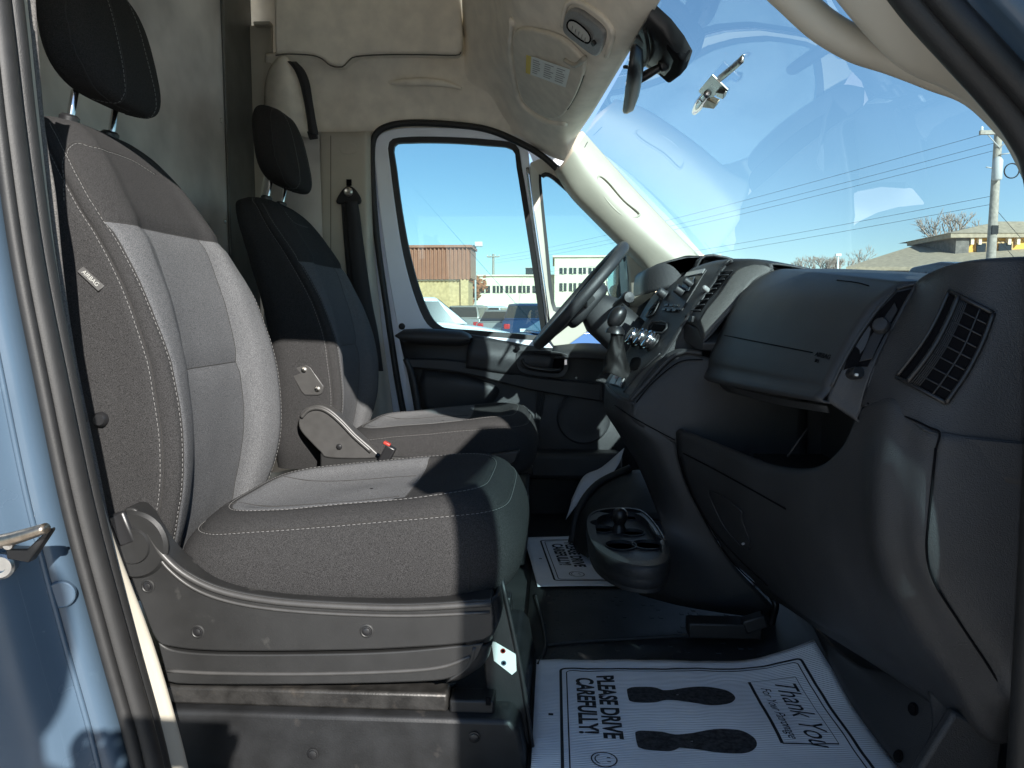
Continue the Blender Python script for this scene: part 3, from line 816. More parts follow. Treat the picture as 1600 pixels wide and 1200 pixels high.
# ---- windscreen and its black edge
ws = []
for y, xt, zt_, xb_, zb_ in ((2.735, .10, .625, .72, -.01), (2.50, .135, .645, .84, -.03), (1.865, .20, .66, .93, -.05), (1.25, .215, .655, .84, -.03), (1.0, .25, .635, .80, -.01)):
    ws.append([Vector((xt + (xb_ - xt) * t + .035 * math.sin(math.pi * t), y, zt_ + (zb_ - zt_) * t)) for t in (0, .25, .5, .75, 1)])
g = crgrid(ws, 6, 6); V, F = gridmesh(g)
mesh("windshield", V, F, "windshield_glass", van)
tube("windshield_edge", [Y(u, v, 2.712) for u, v in [(905, 205), (938, 242), (975, 283), (1020, 331), (1060, 373), (1100, 411)]], .0035, "rubber", van)
# cowl, hood and front panel outside the glass
g = []
for y in (2.80, 2.4, 1.865, 1.3, .93):
    g.append([Vector((.70 + (.18 if 1 < y < 2.7 else 0), y, -.03)), Vector((1.05, y, -.07)), Vector((1.35, y, -.14)), Vector((1.55, y, -.28)), Vector((1.62, y, -.62))])
patch("hood", g, "body_blue", van, 5, 5, .004)
# outer skin of the far side, around the driver door
box("far_body_side", (-1.05, 2.90, .3), (.80, .03, 2.1), "body_white", van, bevel=.01)
box("far_body_side", (-.38, 2.92, 1.02), (.75, .03, .66), "body_white", van, bevel=.01)
prism("far_body_side", [Y(u, v, 2.86) for u, v in ((770, 190), (830, 206), (905, 262), (1010, 372), (1040, 420), (1004, 398), (940, 336), (884, 284), (856, 262), (836, 262), (828, 240))], (0, .02, 0), "body_white", van)
prism("far_body_side", [Y(u, v, 2.85) for u, v in ((560, 190), (612, 192), (592, 230), (598, 340), (612, 440), (632, 540), (660, 680), (560, 680))], (0, .02, 0), "body_white", van)
box("rear_roof", (-1.35, 1.95, 1.26), (.7, 2.0, .03), "headliner", van, bevel=.01)
# far side sheet below the door line and kick panel
box("far_sill", (-.1, 2.84, -.66), (1.7, .05, .30), "dash_plastic", van, bevel=.01)
box("firewall", (.93, 1.865, -.40), (.04, 1.9, .72), "rubber_mat", van, bevel=.01)
box("near_kick_panel", (.78, .965, -.50), (.34, .035, .55), "dash_plastic", van, bevel=.008)
# ---- steel partition behind the seats
par = thing("partition", "scuffed bare steel partition sheet standing behind both seats", "partition", (-1.10, 1.85, FL))
XP = -1.075
def sheet(name, pts, mat, t=.004, bevel=0.0):
    return prism(name, pts, (-t, 0, 0), mat, par, bevel=bevel)
yk = X(352, 200, XP).y
sheet("steel_panel", [Vector((XP, .98, -.745)), Vector((XP, yk, -.745)), Vector((XP, yk, 1.25)), Vector((XP, .98, 1.25))], "steel_sheet")
y1 = Y(398, 200, 2.74).y
pA, pB = Vector((XP, yk, 0)), Vector((Y(398, 200, 2.74).x, 2.74, 0))
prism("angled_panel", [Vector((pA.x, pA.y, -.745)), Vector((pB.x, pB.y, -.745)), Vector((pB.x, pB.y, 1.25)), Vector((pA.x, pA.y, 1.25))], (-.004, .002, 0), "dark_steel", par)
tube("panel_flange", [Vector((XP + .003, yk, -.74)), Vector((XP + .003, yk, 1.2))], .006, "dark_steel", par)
xq = Y(470, 300, 2.72).x
prism("side_panel", [Y(404, 200, 2.735), Y(498, 208, 2.72), Y(505, 420, 2.72), Y(520, 720, 2.70), Y(420, 740, 2.735)], (0, .006, 0), "steel_sheet", par)
for z in (-.5, -.1, .3, .62):
    bolt("panel_rivet", Vector((XP + .0, yk - .03, z)), (1, 0, 0), .007, par, "metal")
# beige moulding running down beside the partition
prism("corner_trim", [Y(u, v, 2.722) for u, v in ((388, 40), (424, 36), (424, 210), (404, 330), (388, 330))], (0, .02, 0), "trim_beige", van, bevel=.004)
box("trim_clip", Y(411, 38, 2.70), (.06, .03, .012), "trim_beige", van, bevel=.003)
# ---- loop of webbing and cloth cover hanging behind the driver headrest
wb = thing("hanging_strap", "loose black strap hanging from the beige header behind the driver headrest", "strap", Y(470, 160, 2.66))
g = []
for (u, v, w) in ((456, 96, 7), (468, 110, 8), (476, 130, 8), (482, 160, 7), (487, 190, 7), (490, 210, 8)):
    g.append([Y(u - w, v, 2.665), Y(u - w * .2, v, 2.65), Y(u + w, v, 2.665)])
patch("webbing", g, "belt", wb, 4, 5, .004)
prism("strap_end", [Y(u, v, 2.66) for u, v in ((479, 205), (494, 203), (496, 216), (483, 218))], (0, .012, 0), "black_plastic", wb, bevel=.003)
rows = [[Y(420, 110, 2.70), Y(432, 92, 2.68), Y(446, 88, 2.67), Y(458, 100, 2.69)], [Y(414, 140, 2.71), Y(430, 130, 2.67), Y(450, 128, 2.66), Y(470, 140, 2.69)], [Y(414, 210, 2.71), Y(430, 208, 2.68), Y(455, 208, 2.67), Y(482, 215, 2.69)]]
patch("belt_reel_cover", rows, "headliner", van, 5, 5, .005)
# ---- driver belt on the far pillar
belt = thing("seat_belt", "black driver seat belt hanging from its anchor on the beige pillar", "seat belt", Y(545, 420, 2.70))
lathe("anchor_bolt", Y(545, 300, 2.722), (0, -1, 0), [(.016, -.01), (.016, .010), (.011, .014), (.004, .012), (0, .012)], "metal", belt, 20)
prism("anchor_ring", spline([Y(u, v, 2.72) for u, v in ((545, 290), (556, 297), (564, 312), (560, 319), (545, 316), (530, 319), (525, 313), (534, 297))], 4, True), (0, .012, 0), "black_plastic", belt, bevel=.004)
prism("height_slide", [Y(u, v, 2.73) for u, v in ((541, 280), (549, 280), (549, 290), (541, 290))], (0, .006, 0), "deep_black", belt, bevel=.001)
g = []
for u, v, w in ((549, 314, 10), (552, 340, 11), (556, 380, 12), (562, 430, 13), (569, 480, 14), (576, 520, 15), (584, 580, 15)):
    g.append([Y(u - w, v, 2.705), Y(u, v, 2.698), Y(u + w, v, 2.706)])
patch("webbing", g, "belt", belt, 4, 4, .003)
g = []
for u, v, w in ((540, 318, 7), (543, 360, 7), (548, 420, 7), (556, 480, 8), (562, 540, 8)):
    g.append([Y(u - w, v, 2.72), Y(u, v, 2.716), Y(u + w, v, 2.722)])
patch("webbing", g, "belt", belt, 3, 4, .003)

# ================================================================== DRIVER DOOR
dd = thing("driver_door", "closed driver door with pale painted frame, two windows and black panel", "door", (0, 2.80, -.6))
win_in = [(616, 228), (640, 223), (700, 223), (760, 227), (800, 233), (807, 262), (818, 330), (832, 420), (845, 515), (848, 524), (790, 520), (740, 516), (700, 513), (686, 508), (672, 492), (655, 450), (640, 395), (628, 330), (619, 262)]
win_ru = [(608, 222), (636, 214), (700, 214), (764, 218), (806, 226), (815, 260), (827, 330), (841, 420), (854, 512), (858, 532), (790, 528), (738, 524), (698, 521), (678, 515), (662, 498), (645, 455), (630, 398), (619, 332), (610, 262)]
fr_out = [(584, 222), (612, 202), (690, 199), (768, 207), (820, 230), (828, 262), (838, 330), (850, 420), (862, 512), (866, 545), (790, 545), (730, 540), (690, 540), (655, 640), (640, 640), (626, 540), (608, 440), (594, 340), (586, 262)]
SP = lambda l, y, n=3: spline([Y(u, v, y) for u, v in l], n, True)
ring("window_rubber", SP(win_ru, 2.802), SP(win_in, 2.808), (0, .02, 0), "rubber", dd)
ring("door_frame", SP(fr_out, 2.795), SP(win_ru, 2.80), (0, .035, 0), "body_white", dd, bevel=.004)
prism("door_window", SP(win_in, 2.815), (0, .004, 0), "side_glass", dd)
q_in = [(846, 283), (849, 277), (858, 276), (880, 294), (920, 330), (960, 366), (978, 386), (980, 420), (980, 470), (940, 478), (880, 480), (866, 470), (856, 380)]
q_ru = [(842, 283), (845, 273), (858, 270), (884, 289), (924, 325), (964, 361), (984, 384), (986, 420), (986, 478), (940, 486), (878, 488), (861, 474), (851, 380)]
q_out = [(828, 268), (834, 252), (856, 250), (890, 275), (930, 312), (970, 350), (992, 380), (996, 430), (996, 500), (940, 505), (868, 545), (852, 474), (839, 375)]
ring("quarter_window_rubber", SP(q_ru, 2.80), SP(q_in, 2.806), (0, .02, 0), "rubber", dd)
ring("quarter_window_trim", SP(q_out, 2.785), SP(q_ru, 2.80), (0, .04, 0), "trim_beige", dd, bevel=.004)
prism("quarter_window", SP(q_in, 2.812), (0, .004, 0), "side_glass", dd)
tube("window_channel", [Y(u, v, 2.79) for u, v in ((824, 262), (833, 330), (846, 420), (858, 505))], .006, "chrome", dd)
bolt("frame_plug", Y(628, 525 - 15, 2.79), (0, -1, 0), .010, dd, "rubber")
# inner panel
pan = [[(622, 522, 2.78), (640, 600, 2.78), (655, 700, 2.78), (668, 860, 2.80)],
       [(660, 518, 2.76), (672, 600, 2.75), (680, 700, 2.75), (690, 860, 2.78)],
       [(740, 524, 2.74), (745, 600, 2.75), (750, 700, 2.75), (755, 860, 2.78)],
       [(830, 542, 2.74), (830, 610, 2.75), (830, 700, 2.74), (830, 860, 2.78)],
       [(920, 545, 2.75), (920, 610, 2.76), (920, 700, 2.74), (915, 830, 2.78)],
       [(1010, 540, 2.76), (1010, 610, 2.77), (1005, 700, 2.77), (990, 800, 2.79)]]
patch("door_panel", [YY(r) for r in pan], "dash_plastic", dd, 6, 6, .02)
# armrest pad
g = []
for u, s in ((622, .2), (632, .8), (660, 1), (700, 1), (722, .95), (733, .6), (737, .15)):
    c = Y(u, 524 + (u - 622) * .045, 2.70)
    g.append([c + Vector((0, .055 * math.cos(a), .030 * s * math.sin(a))) if True else c for a in [R(k * 24) for k in range(16)]])
V, F = gridmesh(g); mesh("armrest", V, F, "dash_smooth", dd)
# sloped upper band of the panel below the window
band = [[(735, 527, 2.735), (730, 548, 2.70), (728, 575, 2.71)], [(780, 531, 2.735), (778, 555, 2.70), (776, 582, 2.71)], [(830, 540, 2.735), (825, 562, 2.705), (818, 590, 2.72)], [(870, 546, 2.74), (865, 565, 2.71), (860, 600, 2.73)]]
patch("panel_band", [YY(r) for r in band], "dash_plastic", dd, 5, 5, .02)
prism("door_pocket_lip", spline([Y(u, v, 2.715) for u, v in ((640, 575), (700, 580), (760, 592), (830, 610), (940, 628))], 4) + spline([Y(u, v, 2.715) for u, v in ((940, 600), (830, 588), (760, 572), (700, 562), (634, 560))], 4), (0, .03, 0), "dash_plastic", dd, bevel=.006)
rows = [[(660, 578, 2.75), (655, 600, 2.735), (660, 640, 2.74)], [(715, 582, 2.75), (715, 600, 2.72), (715, 650, 2.73)], [(760, 595, 2.75), (780, 612, 2.73), (750, 650, 2.745)]]
patch("pocket_face", [YY(r) for r in rows], "dash_plastic", dd, 5, 5, .006)
for l, r in (((640, 562, 650, 690), .010),):
    tube("panel_edge", [Y(634, 560, 2.72), Y(645, 590, 2.72), Y(655, 650, 2.72), Y(662, 720, 2.73)], .012, "dash_plastic", dd)
# handle recess and pull
ring("handle_bezel", spline([Y(u, v, 2.70) for u, v in ((806, 556), (815, 548), (850, 548), (882, 552), (889, 562), (886, 582), (872, 590), (830, 586), (810, 578))], 4, True),
     spline([Y(u, v, 2.705) for u, v in ((813, 558), (819, 553), (850, 553), (876, 557), (881, 564), (879, 577), (868, 583), (834, 580), (816, 574))], 4, True), (0, .02, 0), "dash_smooth", dd, bevel=.002)
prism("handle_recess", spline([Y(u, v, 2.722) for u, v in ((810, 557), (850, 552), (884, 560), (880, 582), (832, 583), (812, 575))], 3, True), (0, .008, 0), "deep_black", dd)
tube("door_handle", [Y(816, 562, 2.705), Y(823, 572, 2.695), Y(845, 577, 2.69), Y(870, 579, 2.695), Y(876, 577, 2.705)], .008, "black_plastic", dd, 5, 10)
box("lock_tab", Y(884, 566, 2.698), (.012, .006, .022), "chrome", dd, bevel=.002)
# light top shelf of the door by the wheel
rows = [[(865, 540, 2.75), (862, 552, 2.72), (860, 560, 2.71)], [(910, 536, 2.76), (912, 548, 2.70), (915, 560, 2.69)], [(960, 538, 2.76), (965, 552, 2.70), (970, 565, 2.69)]]
patch("panel_shelf", [YY(r) for r in rows], "dash_plastic", dd, 5, 5, .01)
lathe("speaker_grille", Y(912, 652, 2.738), (0, -1, 0), [(.10, 0), (.10, .004), (.094, .008), (.088, .005), (.06, .007), (.02, .008), (0, .008)], "dash_plastic", dd, 40)
for k in range(4):
    tube("panel_rib", [Y(838 + k * 5, 595, 2.742), Y(838 + k * 3, 640, 2.736), Y(836, 690, 2.736)], .003, "dash_plastic", dd)
box("lower_pocket", Y(860, 725, 2.70), (.52, .10, .10), "dash_plastic", dd, bevel=.02)
bolt("panel_plug", Y(808, 545, 2.70), (0, -1, 0), .008, dd, "deep_black")
# ---- driver side mirror outside
sm = thing("side_mirror", "driver side mirror seen through the small quarter window", "mirror", Y(968, 470, 3.1))
ms = spline([Y(u, v, 3.06) for u, v in ((950, 428), (958, 410), (972, 398), (979, 405), (980, 440), (979, 470), (962, 470), (952, 455))], 4, True)
prism("mirror_glass", ms, (-.004, .012, 0), "mirror_glass", sm)
prism("mirror_housing", spline([Y(u, v, 3.075) for u, v in ((946, 428), (955, 404), (972, 390), (984, 400), (986, 440), (984, 478), (960, 478), (948, 458))], 4, True), (.05, .09, 0), "black_plastic", sm, bevel=.01)
# ---- open passenger door, swung out to the right of the lens
pd = thing("passenger_door", "open passenger door swung forward beside the doorway", "door", (.66, .88, -.8))
HX, HY, AO = .70, .90, R(81)
dv = Vector((-math.cos(AO), -math.sin(AO), 0)); dn = Vector((dv.y, -dv.x, 0))
def D(a, z, t=0.0): return Vector((HX, HY, 0)) + dv * a + dn * t + Vector((0, 0, z))
low = [D(.0, -.95), D(1.02, -.95), D(1.08, -.85), D(1.08, -.07), D(.44, -.08), D(.35, -.29), D(.03, -.31)]
prism("door_shell", low, dn * .10, "body_blue", pd, bevel=.02)
prism("door_card", [p + dn * -.02 for p in [D(.06, -.85), D(1.0, -.85), D(1.0, -.12), D(.46, -.13), D(.38, -.34), D(.06, -.36)]], dn * .018, "dash_plastic", pd, bevel=.01)
wo = [D(.0, -.30), D(.34, -.28), D(.42, -.07), D(1.08, -.06), D(1.06, .60), D(.42, .64), D(.04, .44)]
wi = [D(.165, -.22), D(.235, -.20), D(.255, .03), D(1.00, .03), D(.985, .53), D(.52, .55), D(.235, .30)]  # opening out of view, outline shaped to aim sun at the dash
ring("door_window_frame", wo, wi, dn * .04, "body_blue", pd, bevel=.004)
prism("door_window", [p + dn * .02 for p in wi], dn * .004, "side_glass", pd)
# ================================================================== DASHBOARD
def obj_bvh(o):
    dg = bpy.context.evaluated_depsgraph_get(); ev = o.evaluated_get(dg); me = ev.to_mesh()
    w = wpos(o); V = [v.co + w for v in me.vertices]; F = [tuple(p.vertices) for p in me.polygons]
    bv = bvh_of(V, F); ev.to_mesh_clear(); return bv
def on(bv, u, v, lift=0.0):
    d = ray(u, v).normalized(); h = bv.ray_cast(Vector((0, 0, 0)), d)
    if h[0] is None:
        best = None
        for k in range(80):
            q = bv.find_nearest(d * (.9 + k * .03))
            if q[0] is not None and (best is None or q[3] < best[3]): best = q
        h = best
    n = h[1] if h[1].dot(d) < 0 else -h[1]
    return h[0] + n * lift, n
def cut(o, cutters):
    """take cutter volumes out of a mesh for good"""
    for c in cutters:
        md = o.modifiers.new("c", 'BOOLEAN'); md.operation = 'DIFFERENCE'; md.object = c; md.solver = 'EXACT'
    dg = bpy.context.evaluated_depsgraph_get(); dg.update()
    me = bpy.data.meshes.new_from_object(o.evaluated_get(dg)); o.modifiers.clear(); o.data = me
    for c in cutters: bpy.data.objects.remove(c)
    me.set_sharp_from_angle(angle=R(35))

dash = thing("dashboard", "black textured dashboard with glove compartment, vents and centre console", "dashboard", (.6, 1.865, FL))
YL, YR = 1.73, 1.15
L_ = [(1246, 420), (1205, 424), (1163, 453), (1139, 491), (1122, 529), (1111, 553), (1108, 570), (1117, 598)]
R_ = [(1440, 440), (1412, 446), (1378, 470), (1349, 508), (1323, 553), (1304, 588), (1298, 606), (1301, 632)]
def ruled(i, t):
    a, b_ = Y(*L_[i], YL), Y(*R_[i], YR); p = a.lerp(b_, t)
    return p + Vector((-.030 * math.sin(math.pi * t), 0, .004 * math.sin(math.pi * t)))
# front cap so the top rolls on towards the glass
rows = []
for t in (0, .25, .5, .75, 1):
    r = [ruled(i, t) for i in range(len(L_))]
    r = [Vector((.86, r[0].y, r[0].z - .035)), Vector((.70, r[0].y, r[0].z - .004))] + r + [Vector((.64, r[0].y, r[-1].z + .012))]
    rows.append(r)
gbox = patch("glove_box", rows, "dash_smooth", dash, 6, 6, .004)
bvg = obj_bvh(gbox)
prism("glove_box_end", [Y(u, v, YL + .002) for u, v in L_] + [Vector((.70, YL + .002, Y(*L_[-1], YL).z)), Vector((.70, YL + .002, Y(*L_[0], YL).z - .01))], (0, .012, 0), "dash_smooth", dash, bevel=.002)
box("dash_core", (.76, 1.87, -.10), (.26, 1.66, .20), "dash_plastic", dash)
sm_ = [on(bvg, 1132 + (1270 - 1132) * k / 8, 524 + 27 * k / 8, .0002) for k in range(9)]
tube("lid_seam", [s[0] for s in sm_ if s], .0011, "deep_black", gbox, 3, 6)
p_, n_ = on(bvg, 1286, 556, .0006)
ex = (on(bvg, 1300, 560)[0] - on(bvg, 1272, 553)[0]).normalized(); ex = (ex - n_ * ex.dot(n_)).normalized()
Mx = Matrix((ex, n_.cross(ex), n_)).transposed()
text("airbag_lettering", "AIRBAG", p_, Mx, .0115, "deep_black", gbox, ext=.0003)
text("airbag_lettering", "SRS", p_ + Mx @ Vector((-.008, -.0105, 0)), Mx, .008, "deep_black", gbox, ext=.0003)
e1 = [on(bvg, u, v, .0004) for u, v in ((1308, 438), (1340, 442), (1358, 447))]
tube("lid_seam", [s[0] for s in e1 if s], .0009, "deep_black", gbox, 3, 5)
# lower lip of the glove box (latch rail in the shadow gap)
rows = [[Y(1124, 600, 1.72), Y(1128, 606, 1.715), Y(1136, 612, 1.71)], [Y(1210, 620, 1.46), Y(1212, 627, 1.455), Y(1214, 632, 1.45)], [Y(1290, 634, 1.22), Y(1292, 640, 1.218), Y(1293, 645, 1.215)]]
patch("latch_rail", rows, "dash_plastic", dash, 5, 4, .004)
# driver-side top, cluster hood
rows = [[Vector((.80, 2.72, .0)), Y(1085, 425, 2.70), Y(1040, 445, 2.69), Y(1005, 490, 2.68), Y(985, 545, 2.68)],
        [Vector((.86, 2.5, -.01)), Y(1100, 420, 2.5), Y(1062, 432, 2.48), Y(1030, 470, 2.45), Y(985, 545, 2.45)],
        [Vector((.90, 2.3, -.02)), Y(1115, 413, 2.3), Y(1078, 426, 2.28), Y(1040, 470, 2.26), Y(990, 545, 2.25)],
        [Vector((.92, 2.13, -.02)), Y(1135, 404, 2.12), Y(1085, 424, 2.13), Y(1045, 470, 2.13), Y(995, 550, 2.13)]]
patch("dash_top", rows, "dash_plastic", dash, 6, 5, .006)
hood = [(1013, 458), (1014, 436), (1018, 420), (1028, 412), (1042, 412), (1056, 421), (1066, 436), (1068, 458)]
h0 = spline([Y(u, v, 2.24) for u, v in hood], 4); h1 = [p + Vector((.15, .0, .02)) for p in h0]
V, F = gridmesh([h0, [p.lerp(q, .5) + Vector((0, 0, .008)) for p, q in zip(h0, h1)], h1]); ch = mesh("cluster_hood", V, F, "dash_plastic", dash, solid=.008, off=0)
h2 = [p + Vector((0, .42, 0)) for p in h0]
V, F = gridmesh([h0, h2]); mesh("cluster_hood_top", V, F, "dash_plastic", dash, solid=.006)
prism("cluster_face", [p + Vector((.06, .03, 0)) for p in h0[2:-2]], (.004, .36, 0), "deep_black", dash)
# centre stack face
FA = [[(1098, 416), (1122, 408), (1152, 404)], [(1066, 432), (1092, 423), (1131, 418)], [(1042, 452), (1070, 448), (1112, 446)], [(1022, 478), (1050, 480), (1091, 472)], [(1004, 508), (1034, 512), (1070, 503)],
      [(985, 540), (1010, 545), (1042, 548)], [(965, 570), (986, 577), (1014, 582)], [(950, 590), (966, 602), (992, 612)], [(945, 602), (958, 614), (984, 626)]]
rows = [[Y(r[0][0], r[0][1], 2.14), Y(r[1][0], r[1][1], 1.985), Y(r[2][0], r[2][1], 1.83)] for r in FA]
rows = [[p + Vector((.16, 0, -.03)) for p in rows[0]]] + rows
face = patch("center_stack", rows, "dash_plastic", dash, 6, 6, .004)
bvf = obj_bvh(face)
FN = on(bvf, 1055, 470)[1]
def facepad(name, quad, mat, lift=.003, th=.004, bev=.0015, parent=dash, bv=None, sm=0):
    q = [on(bv or bvf, u, v, lift) for u, v in quad]
    q = [a for a in q if a]
    n = sum((a[1] for a in q), Vector()).normalized()
    pts = [a[0] for a in q]
    if sm: pts = spline(pts, sm, True)
    return prism(name, pts, -n * th, mat, parent, bevel=bev), n
radio, rn = facepad("radio", [(1074, 428), (1105, 422), (1088, 449), (1066, 486), (1040, 483), (1052, 455)], "black_plastic", .004, .006)
facepad("radio_screen", [(1074, 436), (1088, 434), (1078, 456), (1064, 458)], "screen_grey", .006, .003, parent=radio)
facepad("radio_trim", [(1075, 428), (1104, 422), (1100, 429), (1071, 435)], "silver_plastic", .0065, .003, parent=radio)
for u, v, r in ((1041, 463, .013), (1068, 458, .0125), (1082, 446, .009)):
    a = on(bvf, u, v, .004)
    lathe("radio_knob", a[0], a[1], [(r * 1.1, 0), (r * 1.1, .003), (r, .004), (r * .95, .020), (r * .8, .023), (0, .0235)], "dash_smooth", radio, 24)
for k in range(3):
    for w in range(2):
        u, v = 1044 + k * 8 + w * -4, 478 + k * .5 + w * 7
        facepad("radio_button", [(u - 3, v - 2), (u + 3, v - 2), (u + 2, v + 2), (u - 4, v + 2)], "black_plastic", .006, .004, parent=radio)
# driver-side centre vent
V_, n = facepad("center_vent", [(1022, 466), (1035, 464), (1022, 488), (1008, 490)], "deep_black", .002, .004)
for k in range(4):
    t = k / 3
    a = on(bvf, 1022 - 13 * t, 468 + 21 * t, .004); b2 = on(bvf, 1035 - 13 * t, 466 + 21 * t, .004)
    tube("vent_slat", [a[0], b2[0]], .0018, "black_plastic", dash, 2, 6)
tube("vent_surround", [on(bvf, u, v, .003)[0] for u, v in ((1021, 463), (1037, 460), (1030, 476), (1022, 491), (1006, 493), (1012, 478))], .003, "dash_plastic", dash, 3, 8, closed=True)
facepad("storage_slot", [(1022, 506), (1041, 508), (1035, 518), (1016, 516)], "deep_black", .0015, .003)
tube("slot_rim", [on(bvf, u, v, .002)[0] for u, v in ((1021, 503), (1043, 505), (1036, 521), (1013, 518))], .0028, "dash_smooth", dash, 2, 8, closed=True)
for (u, v) in ((996, 530), (1009, 533), (1022, 537)):
    a = on(bvf, u, v, .002)
    kn = lathe("climate_knob", a[0], a[1], [(.027, 0), (.027, .004), (.024, .006), (.0235, .022), (.021, .026), (0, .026)], "black_plastic", dash, 30)
    lathe("knob_rim", a[0] + a[1] * .010, a[1], [(.0246, 0), (.0262, .001), (.0262, .005), (.0246, .006)], "chrome", kn, 30)
    lathe("knob_rim", a[0] + a[1] * .021, a[1], [(.0238, 0), (.0245, .001), (.0240, .004), (.0205, .0058)], "chrome", kn, 30)
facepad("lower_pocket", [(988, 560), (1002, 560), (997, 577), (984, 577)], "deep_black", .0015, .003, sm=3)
sw, n = facepad("hazard_switch", [(961, 584), (981, 588), (972, 607), (952, 601)], "black_plastic", .003, .005)
facepad("switch_button", [(962, 586), (970, 588), (962, 603), (954, 600)], "silver_plastic", .006, .004, parent=sw)
facepad("switch_button", [(971, 588), (979, 590), (971, 605), (963, 603)], "silver_plastic", .006, .004, parent=sw)
facepad("warning_mark", [(966, 587), (971, 588), (968, 594), (963, 593)], "red", .0068, .001, bev=0, parent=sw)
# passenger-side vent pod of the stack
PA = [[(1150, 404), (1185, 405), (1216, 412)], [(1130, 417), (1160, 417), (1205, 424)], [(1112, 444), (1134, 448), (1160, 460)], [(1092, 470), (1110, 476), (1134, 494)], [(1076, 490), (1093, 498), (1112, 522)], [(1068, 502), (1090, 512), (1098, 535)]]
rows = [[Y(r[0][0], r[0][1], 1.845), Y(r[1][0], r[1][1], 1.775), Y(r[2][0], r[2][1], 1.735)] for r in PA]
rows = [[p + Vector((.16, 0, -.03)) for p in rows[0]]] + rows
pod = patch("vent_pod", rows, "dash_plastic", dash, 6, 6, .004)
bvp = obj_bvh(pod)
strip = [[on(bvp, u, v, .003)[0] for u, v in r] for r in (((1178, 414), (1196, 415), (1208, 421)), ((1150, 425), (1162, 430), (1176, 440)), ((1124, 460), (1136, 468), (1148, 476)), ((1106, 482), (1114, 492), (1122, 506)), ((1094, 502), (1098, 514), (1101, 530)))]
patch("speckled_strip", strip, "grey_speckle", pod, 4, 5, .004)
pf = [Y(1068, 503, 1.845), Y(1090, 513, 1.775), Y(1098, 536, 1.735), Y(1098, 548, 1.74), Y(1085, 545, 1.78), Y(1068, 530, 1.845)]
prism("pod_foot", pf, (.12, 0, 0), "dash_smooth", dash, bevel=.003)
vent, n = facepad("louvre_panel", [(1127, 424), (1147, 422), (1128, 446), (1108, 468), (1095, 488), (1079, 488), (1092, 466), (1110, 444)], "deep_black", .001, .003, bv=bvp)
for k in range(9):
    t = k / 8
    l0 = (1128 - 48 * t, 426 + 60 * t - 5 * math.sin(math.pi * t)); l1 = (1146 - 50 * t, 424 + 62 * t - 3 * math.sin(math.pi * t))
    a, b2 = on(bvp, *l0, .0035), on(bvp, *l1, .0035)
    if a and b2: tube("vent_slat", [a[0], b2[0]], .0016, "dash_smooth", vent, 2, 6)
a = on(bvp, 1107, 455, .004)
box("vent_tab", a[0], (.014, .012, .030), "silver_plastic", dash, bevel=.004, axes=frame_of(a[1]))
a = on(bvp, 1082, 499, .003)
box("vent_slider", a[0], (.020, .016, .008), "black_plastic", dash, bevel=.002, axes=frame_of(a[1]))
tube("pod_edge", [on(bvp, u, v, .002)[0] for u, v in ((1146, 408), (1128, 421), (1110, 446), (1090, 472), (1072, 496))], .0035, "dash_smooth", dash, 5, 8)
prism("stack_side", [Y(u, v, 1.848) for u, v in ((1116, 444), (1070, 505), (1042, 551), (1046, 575), (1130, 610), (1260, 610), (1260, 425), (1150, 412))], (0, .012, 0), "dash_plastic", dash)
prism("dash_end_cap", [Y(u, v, 2.735) for u, v in ((998, 480), (1046, 440), (1090, 470), (1090, 570), (972, 570))], (0, .02, 0), "dash_plastic", dash)
# centre console: passenger-facing side above the cup holder
rows = [[(986, 625, 1.815), (1014, 585, 1.815), (1042, 553, 1.815), (1070, 545, 1.80), (1110, 560, 1.775), (1180, 575, 1.765), (1260, 590, 1.765)],
        [(988, 642, 1.80), (1020, 615, 1.80), (1052, 590, 1.79), (1080, 585, 1.78), (1120, 600, 1.77), (1180, 620, 1.765), (1260, 640, 1.765)],
        [(992, 660, 1.80), (1030, 650, 1.79), (1060, 640, 1.78), (1090, 645, 1.77), (1130, 660, 1.765), (1180, 670, 1.765), (1260, 690, 1.765)],
        [(1055, 694, 1.78), (1066, 700, 1.77), (1080, 706, 1.77), (1100, 712, 1.765), (1140, 720, 1.765), (1190, 726, 1.765), (1260, 740, 1.765)]]
cside = patch("console_side", [YY(r) for r in rows], "dash_plastic", dash, 5, 5, .004)
bvs = obj_bvh(cside)
